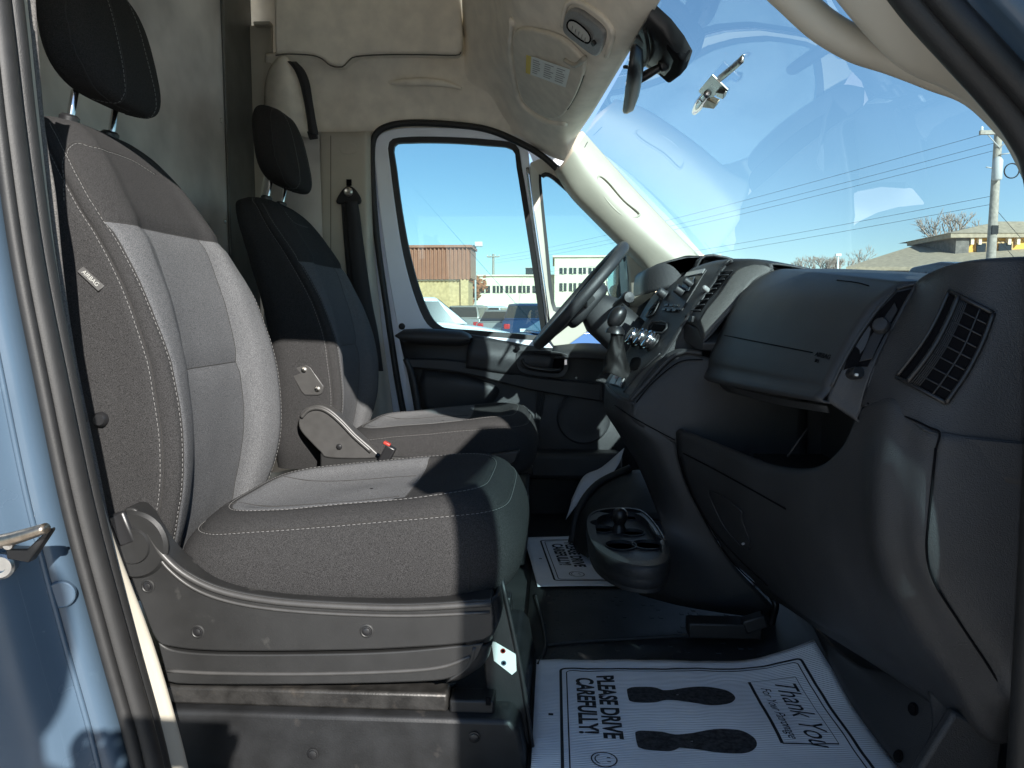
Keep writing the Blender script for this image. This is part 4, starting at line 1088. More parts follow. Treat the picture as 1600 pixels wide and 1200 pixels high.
# speckled tray edge beside the switches
tr, n = facepad("console_tray", [(978, 612), (1000, 584), (1034, 556), (1046, 570), (1020, 594), (998, 614), (984, 618)], "grey_speckle", .002, .003)
tube("tray_rim", [q[0] for q in (on(bvf, u, v, .003) for u, v in ((976, 614), (985, 600), (1000, 583), (1020, 565), (1033, 553))) if q], .0025, "dash_smooth", dash, 4, 8)
tube("console_rim", [Y(u, v, y) for u, v, y in ((985, 626, 1.812), (1000, 610, 1.808), (1020, 588, 1.805), (1045, 562, 1.80), (1068, 550, 1.79), (1098, 552, 1.77))], .006, "dash_plastic", dash, 5, 10)
tube("console_joint", [Y(u, v, y) for u, v, y in ((994, 629, 1.803), (1012, 606, 1.80), (1040, 580, 1.796), (1066, 564, 1.785), (1098, 562, 1.768))], .0014, "deep_black", dash, 5, 6)
rows = [[(945, 600, 2.02), (958, 612, 1.90), (975, 622, 1.83), (986, 628, 1.806)],
        [(945, 640, 2.02), (960, 652, 1.88), (990, 663, 1.806), (1056, 691, 1.778)],
        [(965, 675, 1.99), (988, 690, 1.86), (1020, 700, 1.796), (1062, 718, 1.776)],
        [(1000, 735, 1.96), (1020, 745, 1.84), (1045, 750, 1.79), (1074, 762, 1.776)],
        [(1036, 830, 1.80), (1056, 828, 1.795), (1080, 828, 1.786), (1110, 828, 1.776)],
        [(1034, 884, 1.705), (1070, 884, 1.745), (1108, 884, 1.770), (1150, 886, 1.776)],
        [(985, 914, 1.695), (1050, 928, 1.725), (1120, 940, 1.765), (1207, 947, 1.776)],
        [(1000, 930, 1.75), (1060, 946, 1.77), (1130, 958, 1.79), (1207, 968, 1.80)]]
patch("lower_console", [YY(r) for r in rows], "dash_plastic", dash, 5, 5, .005)
tube("console_joint", [Y(u, v, y) for u, v, y in ((947, 622, 2.0), (962, 634, 1.87), (985, 650, 1.803), (1010, 664, 1.793), (1055, 688, 1.775))], .0014, "deep_black", dash, 5, 6)
# lower passenger panel with bin lip
G = [[(1057, 674, 1.755), (1120, 699, 1.62), (1200, 730, 1.42), (1268, 735, 1.26), (1315, 700, 1.175), (1343, 645, 1.125), (1385, 628, 1.065)],
     [(1058, 690, 1.752), (1119, 717, 1.615), (1198, 750, 1.41), (1272, 757, 1.245), (1318, 728, 1.165), (1346, 690, 1.118), (1376, 680, 1.058)],
     [(1063, 722, 1.752), (1121, 752, 1.61), (1200, 790, 1.40), (1280, 805, 1.225), (1325, 782, 1.15), (1349, 755, 1.105), (1368, 745, 1.052)],
     [(1086, 782, 1.755), (1140, 822, 1.62), (1212, 862, 1.405), (1285, 882, 1.22), (1330, 872, 1.14), (1355, 866, 1.095), (1371, 862, 1.046)],
     [(1136, 867, 1.76), (1182, 902, 1.63), (1252, 952, 1.425), (1322, 978, 1.23), (1372, 978, 1.145), (1397, 973, 1.09), (1415, 965, 1.036)],
     [(1207, 935, 1.765), (1242, 955, 1.64), (1302, 995, 1.45), (1382, 1046, 1.25), (1442, 1088, 1.145), (1492, 1122, 1.085), (1550, 1160, 1.02)]]
S_ = [[(1384, 634, 1.066), (1420, 656, 1.03), (1468, 682, .995), (1530, 692, .98), (1640, 702, .972)],
      [(1370, 745, 1.052), (1412, 748, 1.02), (1458, 750, .993), (1530, 755, .978), (1636, 760, .970)],
      [(1372, 862, 1.046), (1412, 862, 1.015), (1448, 862, .991), (1530, 862, .976), (1630, 862, .968)],
      [(1416, 965, 1.036), (1458, 968, 1.01), (1496, 968, .99), (1550, 970, .975), (1622, 972, .968)],
      [(1475, 1058, 1.03), (1510, 1052, 1.01), (1545, 1042, .99), (1575, 1040, .975), (1616, 1040, .968)],
      [(1552, 1160, 1.02), (1565, 1130, 1.005), (1580, 1105, .99), (1592, 1100, .975), (1604, 1100, .968)]]
Gp, Sp = [YY(r) for r in G], [YY(r) for r in S_]
mixr = lambda a, b_, t: [p.lerp(q, t) for p, q in zip(a, b_)]
rows = [Gp[0] + Sp[0][1:], Gp[1] + mixr(Sp[0], Sp[1], .45)[1:], Gp[2] + Sp[1][1:], Gp[3] + Sp[2][1:], Gp[4] + Sp[3][1:], mixr(Gp[4], Gp[5], .5) + Sp[4][1:], Gp[5] + Sp[5][1:]]
lipb = [p + Vector((.016, 0, .002)) for p in rows[0]]; lipc = [p + Vector((.022, 0, -.05)) for p in rows[0]]
und = [p + Vector((.10, 0, .03)) for p in rows[-1]]
lower = patch("lower_panel", [lipc, lipb] + rows + [und], "dash_plastic", dash, 6, 6, .004)
bvl = obj_bvh(lower)
tube("panel_joint", [Y(u, v, y + .0015) for u, v, y in ((1057, 676, 1.757), (1062, 722, 1.755), (1085, 782, 1.757), (1135, 867, 1.762), (1205, 936, 1.766))], .0018, "deep_black", dash, 5, 6)
# lower compartment door in the panel
j1 = [on(bvl, u, v, .0008) for u, v in ((1068, 708), (1120, 735), (1180, 768), (1228, 795))]
tube("door_joint", [a[0] for a in j1 if a], .0018, "deep_black", dash, 4, 6)
j2 = [on(bvl, u, v, .0008) for u, v in ((1063, 715), (1076, 762), (1105, 815), (1150, 868), (1200, 915))]
tube("door_joint", [a[0] for a in j2 if a], .0016, "deep_black", dash, 4, 6)
hq = [on(bvl, u, v, .0015) for u, v in ((1110, 766), (1156, 794), (1160, 810), (1172, 845), (1168, 858), (1140, 832), (1122, 802))]
hq = [a[0] for a in hq if a]
hn = on(bvl, 1145, 810)[1]
prism("latch_recess", spline(hq, 3, True), -hn * .002, "dash_smooth", dash, bevel=.0006)
tube("latch_edge", [p + hn * .001 for p in hq], .0016, "dash_smooth", dash, 3, 6, closed=True)
a = on(bvl, 1164, 848, .002); box("latch_key", a[0], (.006, .004, .012), "silver_plastic", dash, bevel=.001, axes=frame_of(a[1]))
# bin interior
box("bin_back", (.64, 1.55, -.25), (.012, .90, .28), "dash_plastic", dash)
box("bin_light_block", (.66, 1.46, -.155), (.10, .66, .012), "dash_plastic", dash)  # added lid that keeps light from above out of the bin
box("bin_floor", (.585, 1.48, -.335), (.22, .58, .010), "dash_plastic", dash)
box("bin_side", (.63, 1.780, -.24), (.17, .010, .30), "dash_plastic", dash)
box("bin_side", (.61, 1.165, -.245), (.19, .010, .20), "dash_plastic", dash)
tube("bin_crease", [Y(1262, 670, 1.45), Y(1230, 714, 1.45)], .0022, "dash_smooth", dash, 2, 6)
# ---- near end of the dash: top corner, side and vents
E_ = [[(1432, 443, 1.145), (1450, 428, 1.11), (1490, 412, 1.06), (1545, 405, 1.015), (1645, 402, .985)],
      [(1425, 455, 1.14), (1447, 442, 1.105), (1488, 428, 1.055), (1548, 424, 1.008), (1645, 426, .98)],
      [(1400, 500, 1.125), (1424, 495, 1.095), (1470, 492, 1.045), (1540, 500, 1.0), (1645, 510, .975)],
      [(1372, 556, 1.115), (1400, 560, 1.085), (1448, 566, 1.035), (1520, 585, .995), (1645, 600, .975)],
      [(1352, 608, 1.118), (1382, 622, 1.075), (1425, 640, 1.03), (1490, 670, .993), (1640, 690, .972)],
      [(1345, 636, 1.122), (1384, 632, 1.068), (1420, 655, 1.03), (1470, 680, .995), (1640, 700, .972)]]
rows = [YY(r) for r in E_]
rows = [[p + Vector((.14, 0, -.02)) for p in rows[0]], [p + Vector((.05, 0, .0)) for p in rows[0]]] + rows
endp = patch("dash_corner", rows, "dash_plastic", dash, 6, 6, .004)
bve = obj_bvh(endp)
tube("side_joint", [Y(u, v, y) for u, v, y in ((1462, 700, .992), (1452, 800, .990), (1448, 862, .989), (1460, 910, .989), (1496, 968, .988), (1545, 1042, .988), (1576, 1092, .988))], .0016, "deep_black", dash, 6, 6)
jt = [on(bve, u, v, .0005) for u, v in ((1346, 630), (1375, 636), (1420, 653), (1452, 668))]
tube("side_joint", [a[0] for a in jt if a] + [Y(1468, 676, .991), Y(1463, 700, .991)], .0014, "deep_black", dash, 4, 6)
# big grid vent
def quadpt(c4, s, t, lift=0.0):
    u = (c4[0][0] * (1 - s) + c4[1][0] * s) * (1 - t) + (c4[3][0] * (1 - s) + c4[2][0] * s) * t
    v = (c4[0][1] * (1 - s) + c4[1][1] * s) * (1 - t) + (c4[3][1] * (1 - s) + c4[2][1] * s) * t
    bow = 6 * math.sin(math.pi * t)                       # the frame follows the curved dash
    return on(bve, u + bow, v + bow * .6, lift)
VC = [(1486, 456), (1552, 490), (1479, 630), (1404, 590)]
vg = patch("side_vent", [[quadpt(VC, a_ / 6, b_ / 8, .0030)[0] for a_ in range(7)] for b_ in range(9)], "deep_black", dash, 2, 2, .0015)
def bar(name, pts, r, mat="black_plastic", par_=vg):
    q = [p[0] for p in pts if p]
    tube(name, q, r, mat, par_, 3, 8)
bar("vent_frame", [quadpt(VC, s, t, .004) for s, t in [(0, 0), (.5, 0), (1, 0)]], .0032)
bar("vent_frame", [quadpt(VC, 1, k / 6, .004) for k in range(7)], .0034)
bar("vent_frame", [quadpt(VC, s, 1, .004) for s in (0, .5, 1)], .0032)
bar("vent_frame", [quadpt(VC, 0, k / 6, .004) for k in range(7)], .0032)
bar("vent_divider", [quadpt(VC, .24, k / 6, .006) for k in range(7)], .0038)
bar("vent_divider", [quadpt(VC, .72, k / 6, .0045) for k in range(7)], .0014)
for k in range(1, 8):
    bar("vent_slat", [quadpt(VC, s, k / 8, .0042) for s in (.27, .6, .97)], .0012)
for k in range(5):
    bar("vent_slat", [quadpt(VC, .29 + k * .035, t / 6, .0042) for t in range(7)], .0009)
# slim vent pod beside the glove box
PV = [[(1400, 450, 1.150), (1418, 446, 1.146), (1436, 443, 1.142)], [(1369, 484, 1.149), (1388, 490, 1.140), (1407, 492, 1.128)], [(1341, 524, 1.148), (1361, 534, 1.136), (1382, 540, 1.120)],
      [(1316, 568, 1.148), (1338, 578, 1.135), (1362, 584, 1.116)], [(1299, 606, 1.150), (1322, 620, 1.138), (1347, 636, 1.121)], [(1301, 632, 1.152), (1322, 646, 1.140), (1346, 662, 1.124)]]
PVr = [YY(r) for r in PV]; PVr.append([p + Vector((.09, 0, .004)) for p in PVr[-1]])
sp_ = patch("passenger_vent", PVr, "dash_smooth", dash, 5, 6, .004)
bvx = obj_bvh(sp_)
cav, cn = facepad("vent_shade_pad", [(1402, 457), (1424, 452), (1412, 476), (1392, 508), (1374, 540), (1356, 573), (1336, 572), (1318, 578), (1324, 562), (1346, 524), (1372, 488)], "deep_black", .0012, .003, bev=0, parent=sp_, bv=bvx)  # flat near-black pad, paints the dark of a hollow
tube("vent_rim", [on(bvx, u, v, .002)[0] for u, v in ((1400, 452), (1371, 485), (1343, 524), (1318, 567), (1300, 604))], .0028, "dash_smooth", sp_, 5, 8)
tube("vent_rim", [on(bvx, u, v, .002)[0] for u, v in ((1434, 444), (1408, 490), (1383, 538), (1363, 582), (1348, 632))], .0036, "dash_smooth", sp_, 5, 8)
tube("vent_rim", [on(bvx, u, v, .002)[0] for u, v in ((1402, 452), (1418, 447), (1432, 445))], .0024, "dash_smooth", sp_, 4, 8)
fl = [on(bvx, u, v, .004)[0] for u, v in ((1398, 474), (1404, 486), (1380, 528), (1364, 562), (1344, 566), (1360, 528))]
prism("vent_flap", fl, -cn * .002, "black_plastic", sp_, bevel=.0008)
a = on(bvx, 1379, 512, .006); lathe("vent_knob", a[0], a[1], [(.012, -.004), (.012, .004), (.010, .007), (.004, .008), (0, .008)], "dash_smooth", sp_, 24)
a = on(bvx, 1334, 586, .001)
tw = lathe("thumb_wheel", a[0] - Vector((0, -.012, 0)), (.1, -1, .2), [(.008, 0), (.0095, .002), (.0095, .022), (.008, .024)], "black_plastic", sp_, 24)
box("wheel_mark", a[0] + a[1] * .009 + Vector((.004, -.008, 0)), (.004, .006, .004), "label_white", sp_, bevel=.001)
# ---- kick panel and scuff trim below the near end
rows = [[Y(1385, 1048, 1.24), Y(1450, 1085, 1.13), Y(1510, 1125, 1.06)], [Y(1330, 1035, 1.34), Y(1400, 1100, 1.18), Y(1470, 1170, 1.08)], [Y(1268, 975, 1.62), Y(1330, 1100, 1.30), Y(1430, 1230, 1.08)]]
kp = patch("kick_panel", rows, "dash_smooth", dash, 6, 6, .005)
rows = [[Y(1450, 1080, 1.10), Y(1475, 1090, 1.08), Y(1490, 1105, 1.06)], [Y(1455, 1140, 1.09), Y(1470, 1150, 1.07), Y(1485, 1160, 1.05)], [Y(1425, 1200, 1.08), Y(1440, 1205, 1.06), Y(1460, 1210, 1.04)]]
patch("kick_panel_edge", rows, "dash_smooth", dash, 5, 5, .005)
for u, v in ((1428, 1108), (1405, 1182)):
    q = on(obj_bvh(kp), u, v, .001)
    if q: bolt("panel_clip", q[0], q[1], .008, dash, "deep_black")
prism("sill_trim", [Y(u, v, 1.03) for u, v in ((1492, 1112), (1560, 1150), (1570, 1160), (1560, 1230), (1420, 1230))], (0, .02, 0), "dash_plastic", dash, bevel=.006)
# ---- cup holder at the foot of the console
ZC = -.548
co = [(917, 826), (918, 808), (932, 798), (962, 794), (1000, 797), (1024, 818), (1043, 850), (1047, 868), (1040, 882), (1012, 888), (972, 881), (936, 862), (922, 844)]
c0 = spline([Z(u, v, ZC) for u, v in co], 4, True)
cen = sum(c0, Vector()) / len(c0)
def inset(l, k, dz): return [cen + (p - cen) * k + Vector((0, 0, dz)) for p in l]
cupthing = mesh("cup_holder", *(lambda rws: (lambda V, F: (V, F))(*gridmesh(rws, True)))([inset(c0, .955, .002), inset(c0, .985, .003), inset(c0, 1.0, -.004), inset(c0, 1.01, -.022), inset(c0, .995, -.026), inset(c0, 1.0, -.03), inset(c0, .98, -.045), inset(c0, .90, -.066), inset(c0, .6, -.074)]), "dash_plastic", dash)
top_pl = prism("cup_tray", [p for p in inset(c0, .955, .0)], (0, 0, -.06), "dash_plastic", dash)
well = [cen + (p - cen) * .80 + Vector((.004, .004, .02)) for p in c0]
cutters = [prism("tmp", well, (0, 0, -.040), "deep_black")]
cups = ((953, 808, .034), (940, 828, .031), (985, 808, .036), (988, 833, .030), (970, 853, .037), (1012, 852, .037))
for u, v, r in cups:
    c = Z(u, v, ZC - .02)
    cutters.append(lathe("tmp", c + Vector((0, 0, -.036)), (0, 0, 1), [(r * .9, 0), (r, .06)], "deep_black", None, 24))
cut(top_pl, cutters)
for u, v, r in cups:
    c = Z(u, v, ZC - .02)
    lathe("cup_ring", c + Vector((0, 0, -.004)), (0, 0, 1), [(r * 1.0, 0), (r * 1.07, .0), (r * 1.07, .008), (r * 1.0, .008), (r * 1.0, 0)], "dash_smooth", dash, 28)
tube("tray_divider", [Z(1012, 812, ZC - .004), Z(1020, 830, ZC - .004), Z(1038, 846, ZC - .004)], .003, "dash_smooth", dash, 3, 6)
kb = lathe("holder_insert", Z(966, 845, ZC - .045), (0.05, 0, 1), [(.020, 0), (.018, .035), (.014, .042), (.014, .048), (.019, .056), (.021, .066), (.018, .080), (.010, .087), (0, .088)], "black_plastic", dash, 24)
# small pedal bracket under the console and hump by the far footwell
box("floor_bracket", Z(1130, 980, -.70), (.16, .05, .035), "base_metal", dash, bevel=.004)
box("bracket_foot", Z(1178, 972, -.68), (.05, .03, .03), "base_metal", dash, bevel=.004, rot=Matrix.Rotation(R(-20), 3, 'Y'))
tube("wire_harness", [Y(1205, 930, 1.76), Y(1212, 945, 1.74), Y(1208, 965, 1.75), Y(1203, 985, 1.75)], .008, "black_plastic", dash, 4, 8)
lathe("screw", Y(1294, 983, 1.47), (-.5, -.6, -.4), [(.006, 0), (.005, .003), (0, .004)], "metal", dash, 12)

# ---- steering wheel
swl = thing("steering_wheel", "black steering wheel in front of the driver seat, seen edge on", "steering wheel", (.10, 2.33, .05))
WC = Vector((.082, 2.33, .055)); wd = Vector((.655, .03, .755)).normalized(); wl = Vector((-.045, 1, 0)).normalized(); wn_ = wl.cross(wd).normalized()
if wn_.x > 0: wn_ = -wn_
tube("rim", [WC + wd * (.197 * math.cos(a)) + wl * (.197 * math.sin(a)) for a in [2 * math.pi * k / 32 for k in range(32)]], .0172, "dash_smooth", swl, 2, 14, closed=True)
rows = superquad(.075, .085, .028, .5, .7, 32, 14)
V, F = gridmesh([[WC - wn_ * .03 + wl * p.x + wd * (p.y - .01) + wn_ * p.z for p in r] for r in rows], True)
mesh("airbag_hub", V, F, "dash_smooth", swl)
for a0 in (90, -90, 180):
    a = R(a0); d0 = wd * math.cos(a) + wl * math.sin(a); sd_ = wd.cross(wl).cross(d0).normalized()
    sp2 = [WC - wn_ * .025 + d0 * .06 + sd_ * .022, WC - wn_ * .002 + d0 * .19 + sd_ * .015, WC - wn_ * .002 + d0 * .19 - sd_ * .015, WC - wn_ * .025 + d0 * .06 - sd_ * .022]
    prism("spoke", sp2, -wn_ * .014, "silver_plastic" if a0 != 180 else "dash_smooth", swl, bevel=.004)
cA, cB = WC - wn_ * .05, WC - wn_ * .36
rows = superquad(.07, .085, 1, 1, .7, 28, 2)
g = []
for t, k in ((0, .75), (.12, 1), (.5, 1.05), (1, 1.0)):
    c = cA.lerp(cB, t); g.append([c + wl * (.080 * k * math.copysign(abs(math.cos(x)) ** .7, math.cos(x))) + wd * (.068 * k * math.copysign(abs(math.sin(x)) ** .7, math.sin(x))) for x in [2 * math.pi * q / 28 for q in range(28)]])
V, F = gridmesh(g, True); F.append(tuple(range(28))); mesh("column_shroud", V, F, "dash_plastic", swl, sharp=50)
s0, s1 = Y(962, 478, 2.2), Y(979, 462, 2.03)
tube("stalk", [s0 + Vector((.02, .06, 0)), s0, s1], .010, "black_plastic", swl, 4, 10)
lathe("stalk_knob", s1 + Vector((0, .02, -.006)), (.25, -1, .05), [(.013, 0), (.0165, .004), (.017, .022), (.014, .030), (0, .032)], "dash_smooth", swl, 20)
# ---- gear lever
gl = thing("gear_lever", "round black gear knob on a creased leather boot", "gear lever", Y(965, 600, 2.0))
gk = Y(964, 495, 1.985)
rows = superquad(.024, .024, .029, .9, 1, 26, 16)
V, F = gridmesh([[gk + Vector((p.x + p.z * .3, p.y, p.z)) for p in r] for r in rows], True); mesh("knob", V, F, "black_plastic", gl)
lathe("collar", gk + Vector((-.004, 0, -.044)), (.1, 0, 1), [(.026, 0), (.024, .010), (.018, .016), (.015, .02)], "black_plastic", gl, 24)
rows = []
bc = Y(962, 585, 1.99)
for i in range(9):
    t = i / 8; c = (gk + Vector((0, 0, -.04))).lerp(bc, t); rr = .016 + .025 * t ** 1.5
    rows.append([c + Vector((math.cos(a) * rr * (1 + .16 * math.sin(5 * a + 2.2 * i)), math.sin(a) * rr * (1 + .14 * math.cos(4 * a - i * 1.4)), .007 * math.sin(3 * a + i))) for a in [2 * math.pi * k / 36 for k in range(36)]])
V, F = gridmesh(rows, True); mesh("boot", V, F, "leather_boot", gl, sub=1)
# ================================================================== ROOF FITTINGS
hl = [o for o in bpy.data.objects if o.name.startswith("front_headliner")]
bvh_ = obj_bvh([o for o in hl if o.name == "front_headliner"][0])
def hp(u, v, lift): 
    a = on(bvh_, u, v, lift); return a
vis = thing("sun_visor", "beige driver sun visor folded up with white warning label", "sun visor", hp(850, 100, .01)[0])
vo = [(806, 37), (840, 42), (872, 50), (893, 62), (912, 84), (922, 92), (912, 122), (900, 150), (880, 182), (856, 180), (834, 168), (818, 150), (809, 110), (805, 70)]
vp = [hp(u, v, .012)[0] for u, v in vo]
vn = hp(860, 110, 0)[1]
def rowgrid(cx, cy, ks):
    return [[hp(cx + (u - cx) * k, cy + (v - cy) * k, .014 if k < 1 else .012)[0] for u, v in vo] for k in ks]
rg = rowgrid(860, 110, (1.0, .97, .8, .5, .15))
rg[1] = [hp(860 + (u - 860) * .97, 110 + (v - 110) * .97, .017)[0] for u, v in vo]
back_r = [hp(860 + (u - 860) * 1.0, 110 + (v - 110) * 1.0, .002)[0] for u, v in vo]
V, F = gridmesh([back_r] + rg, True); F.append(tuple(len(rg) * len(vo) + k for k in range(len(vo))))
visor = mesh("visor_pad", V, F, "visor", vis, sub=2)
bvv = obj_bvh(visor)
lab = [on(bvv, u, v, .0015) for u, v in ((823, 85), (891, 108), (884, 136), (822, 113))]
lab = [a[0] for a in lab]; ln = on(bvv, 855, 110)[1]
def lq(s, t, up_=0.0):
    return (lab[0].lerp(lab[1], s)).lerp(lab[3].lerp(lab[2], s), t) + ln * up_
prism("warning_label", [lq(0, 0), lq(1, 0), lq(1, 1), lq(0, 1)], ln * -.001, "label_white", vis)
prism("label_band", [lq(0, 0, .0006), lq(.12, 0, .0006), lq(.12, 1, .0006), lq(0, 1, .0006)], ln * -.0005, "label_yellow", vis)
V, F = [], []
random.seed(3)
for cx in range(3):
    for r in range(7):
        s0 = .17 + cx * .28; s1 = s0 + .20 * random.uniform(.6, 1.1); t0 = .12 + r * .115; t1 = t0 + .045
        b0 = len(V); V += [lq(s0, t0, .0004), lq(s1, t0, .0004), lq(s1, t1, .0004), lq(s0, t1, .0004)]; F.append((b0, b0 + 1, b0 + 2, b0 + 3))
mesh("label_print", V, F, "label_grey", vis, smooth=False, kind="stuff")
tube("visor_rod", [hp(u, v, .016)[0] for u, v in ((890, 88), (906, 96), (921, 84))], .007, "trim_beige", vis, 4, 10)
tube("visor_edge", [on(bvv, u, v, .0006)[0] for u, v in ((912, 118), (900, 148), (888, 172)) if on(bvv, u, v)], .002, "seam_dark", vis, 4, 6) if all(on(bvv, u, v) for u, v in ((912, 118), (900, 148), (888, 172))) else None
# moulded frame around the visor
tube("visor_recess", [hp(u, v, .002)[0] for u, v in ((802, 30), (798, 70), (802, 115), (812, 155), (832, 176), (858, 190), (884, 192))], .010, "headliner", van, 5, 10)
# dome lamp
lam = thing("dome_lamp", "grey overhead dome lamp unit above the mirror", "lamp", hp(915, 50, .01)[0])
lo_ = [(884, 38), (890, 16), (905, 12), (930, 28), (945, 42), (948, 56), (940, 78), (930, 82), (905, 64), (888, 50)]
lp = spline([hp(u, v, .012)[0] for u, v in lo_], 3, True); lnv = hp(915, 48, 0)[1]
prism("lamp_bezel", lp, -lnv * .014, "silver_plastic", lam, bevel=.005, seg=3)
li = spline([hp(u, v, .013)[0] for u, v in ((893, 38), (896, 28), (908, 30), (926, 46), (929, 58), (922, 62), (904, 50))], 3, True)
prism("lamp_lens", li, -lnv * .003, "lamp_lens", lam, bevel=.0015)
tube("lens_rim", [p + lnv * .0008 for p in li], .0022, "deep_black", lam, 1, 6, closed=True)
tube("lamp_recess", spline([hp(u, v, .002)[0] for u, v in ((880, 40), (886, 8), (904, 2), (936, 20), (955, 40), (958, 58), (948, 86))], 3), .007, "headliner", van, 2, 8)
for k in range(5):
    a = hp(902 + k * 5, 36 + k * 4.5, .0145)[0]; b2 = hp(900 + k * 5, 44 + k * 4.2, .0145)[0]
    tube("lens_rib", [a, b2], .0010, "silver_plastic", lam, 2, 5)
box("lamp_switch", hp(934, 62, .014)[0], (.016, .012, .008), "black_plastic", lam, bevel=.002, axes=frame_of(lnv))
# ---- windscreen-mounted things
wsg = [o for o in bpy.data.objects if o.name == "windshield"][0]
bvw = obj_bvh(wsg)
mir = thing("rear_view_mirror", "interior rear view mirror hanging at the windscreen top, seen nearly edge on", "mirror", Y(985, 120, 1.80))
mc = Vector((.168, 1.78, .532)); ml = Vector((.05, 1, -.06)).normalized(); mu = Vector((.12, 0, 1)).normalized(); mn = ml.cross(mu).normalized()
if mn.x > 0: mn = -mn
def mpt(a, b_, c): return mc + ml * a + mu * b_ + mn * c
mo = [(math.copysign(abs(math.cos(t)) ** .45, math.cos(t)) * .155, math.copysign(abs(math.sin(t)) ** .55, math.sin(t)) * .036) for t in [2 * math.pi * k / 40 for k in range(40)]]
g = [[mpt(a * k, b_ * k, c) for a, b_ in mo] for k, c in ((.93, .004), (1.0, .0), (1.0, -.008), (.88, -.022), (.4, -.030), (.05, -.031))]
V, F = gridmesh(g, True); mesh("mirror_housing", V, F, "black_plastic", mir)
prism("mirror_glass", [mpt(a * .93, b_ * .93, .0045) for a, b_ in mo], -mn * .003, "mirror_glass", mir)
sm0 = Y(1036, 102, 1.78); sm1 = Y(998, 124, 1.80)
tube("mirror_arm", [sm1 + Vector((-.02, 0, -.01)), sm1, sm1.lerp(sm0, .5), sm0], lambda t: .007 + .004 * math.sin(math.pi * t), "black_plastic", mir, 5, 12)
lathe("arm_ball", sm0, (1, 0, .4), [(.006, -.012), (.013, -.008), (.015, 0), (.013, .008), (.006, .012)], "black_plastic", mir, 18)
cm = thing("camera_housing", "black sensor housing and cable cover fixed to the windscreen top centre", "camera", Y(1060, 60, 1.76))
def wsp(u, v, d): 
    a = on(bvw, u, v, d); return a[0]
hs = [(1028, 4), (1052, 26), (1072, 52), (1085, 76), (1078, 98), (1062, 112), (1044, 100), (1024, 88), (1000, 70), (994, 55), (1012, 30)]
top_h = [wsp(u, v, .006) for u, v in hs]; wnn = on(bvw, 1050, 60)[1]
mid_h = [p + wnn * .022 for p in top_h]
cc = sum(top_h, Vector()) / len(top_h)
g = [top_h, [p + wnn * .016 for p in top_h], [cc + (p - cc) * .93 + wnn * .030 for p in top_h], [cc + (p - cc) * .55 + wnn * .036 for p in top_h], [cc + (p - cc) * .1 + wnn * .037 for p in top_h]]
V, F = gridmesh(g, True); F.append(tuple(len(hs) * 4 + k for k in range(len(hs)))); mesh("housing", V, F, "black_plastic", cm, sharp=50)
bl = [(1060, 44), (1085, 74), (1078, 100), (1062, 112), (1044, 96), (1048, 70)]
bl = [wsp(u, v, .040) for u, v in bl]
prism("sensor_block", bl, wnn * -.036, "deep_black", cm, bevel=.008, seg=3)
prism("cover_panel", [wsp(u, v, .042) for u, v in ((1012, 34), (1036, 52), (1046, 68), (1036, 88), (1008, 66))], wnn * -.008, "silver_plastic" if False else "dash_smooth", cm, bevel=.003)
tube("cable", [wsp(1030, 20, .046), wsp(1036, 45, .05), wsp(1034, 66, .05), wsp(1020, 82, .045), wsp(996, 80, .05)], .0045, "rubber", cm, 6, 8)
br = thing("metal_bracket", "small bare metal bracket stuck to the windscreen glass", "bracket", wsp(1120, 125, .01))
wb_ = frame_of(wnn, (0, 1, 0))
def bq(l, d): return [wsp(u, v, d) for u, v in l]
prism("bracket_plate", bq([(1122, 106), (1147, 130), (1143, 138), (1134, 134), (1128, 138), (1112, 148), (1100, 132)], .020), wnn * -.004, "metal", br, bevel=.001)
prism("bracket_ear", bq([(1132, 128), (1146, 130), (1144, 139), (1134, 135)], .030), wnn * -.012, "metal", br, bevel=.001)
prism("bracket_foot", bq([(1112, 142), (1130, 150), (1126, 158), (1108, 156), (1100, 148)], .024), wnn * -.014, "zinc", br, bevel=.001)
tube("bracket_arm", [wsp(1128, 118, .012), wsp(1148, 102, .008), wsp(1164, 88, .006)], .009, "metal", br, 4, 10, flat=.35)
tube("bracket_stem", [wsp(1116, 134, .020), wsp(1106, 146, .020), wsp(1098, 158, .018), wsp(1090, 169, .012)], lambda t: .008 + .004 * math.sin(math.pi * t), "chrome", br, 4, 12)
lathe("bracket_screw", wsp(1108, 142, .026), wnn, [(.007, 0), (.007, .004), (.005, .006), (0, .006)], "chrome", br, 16)

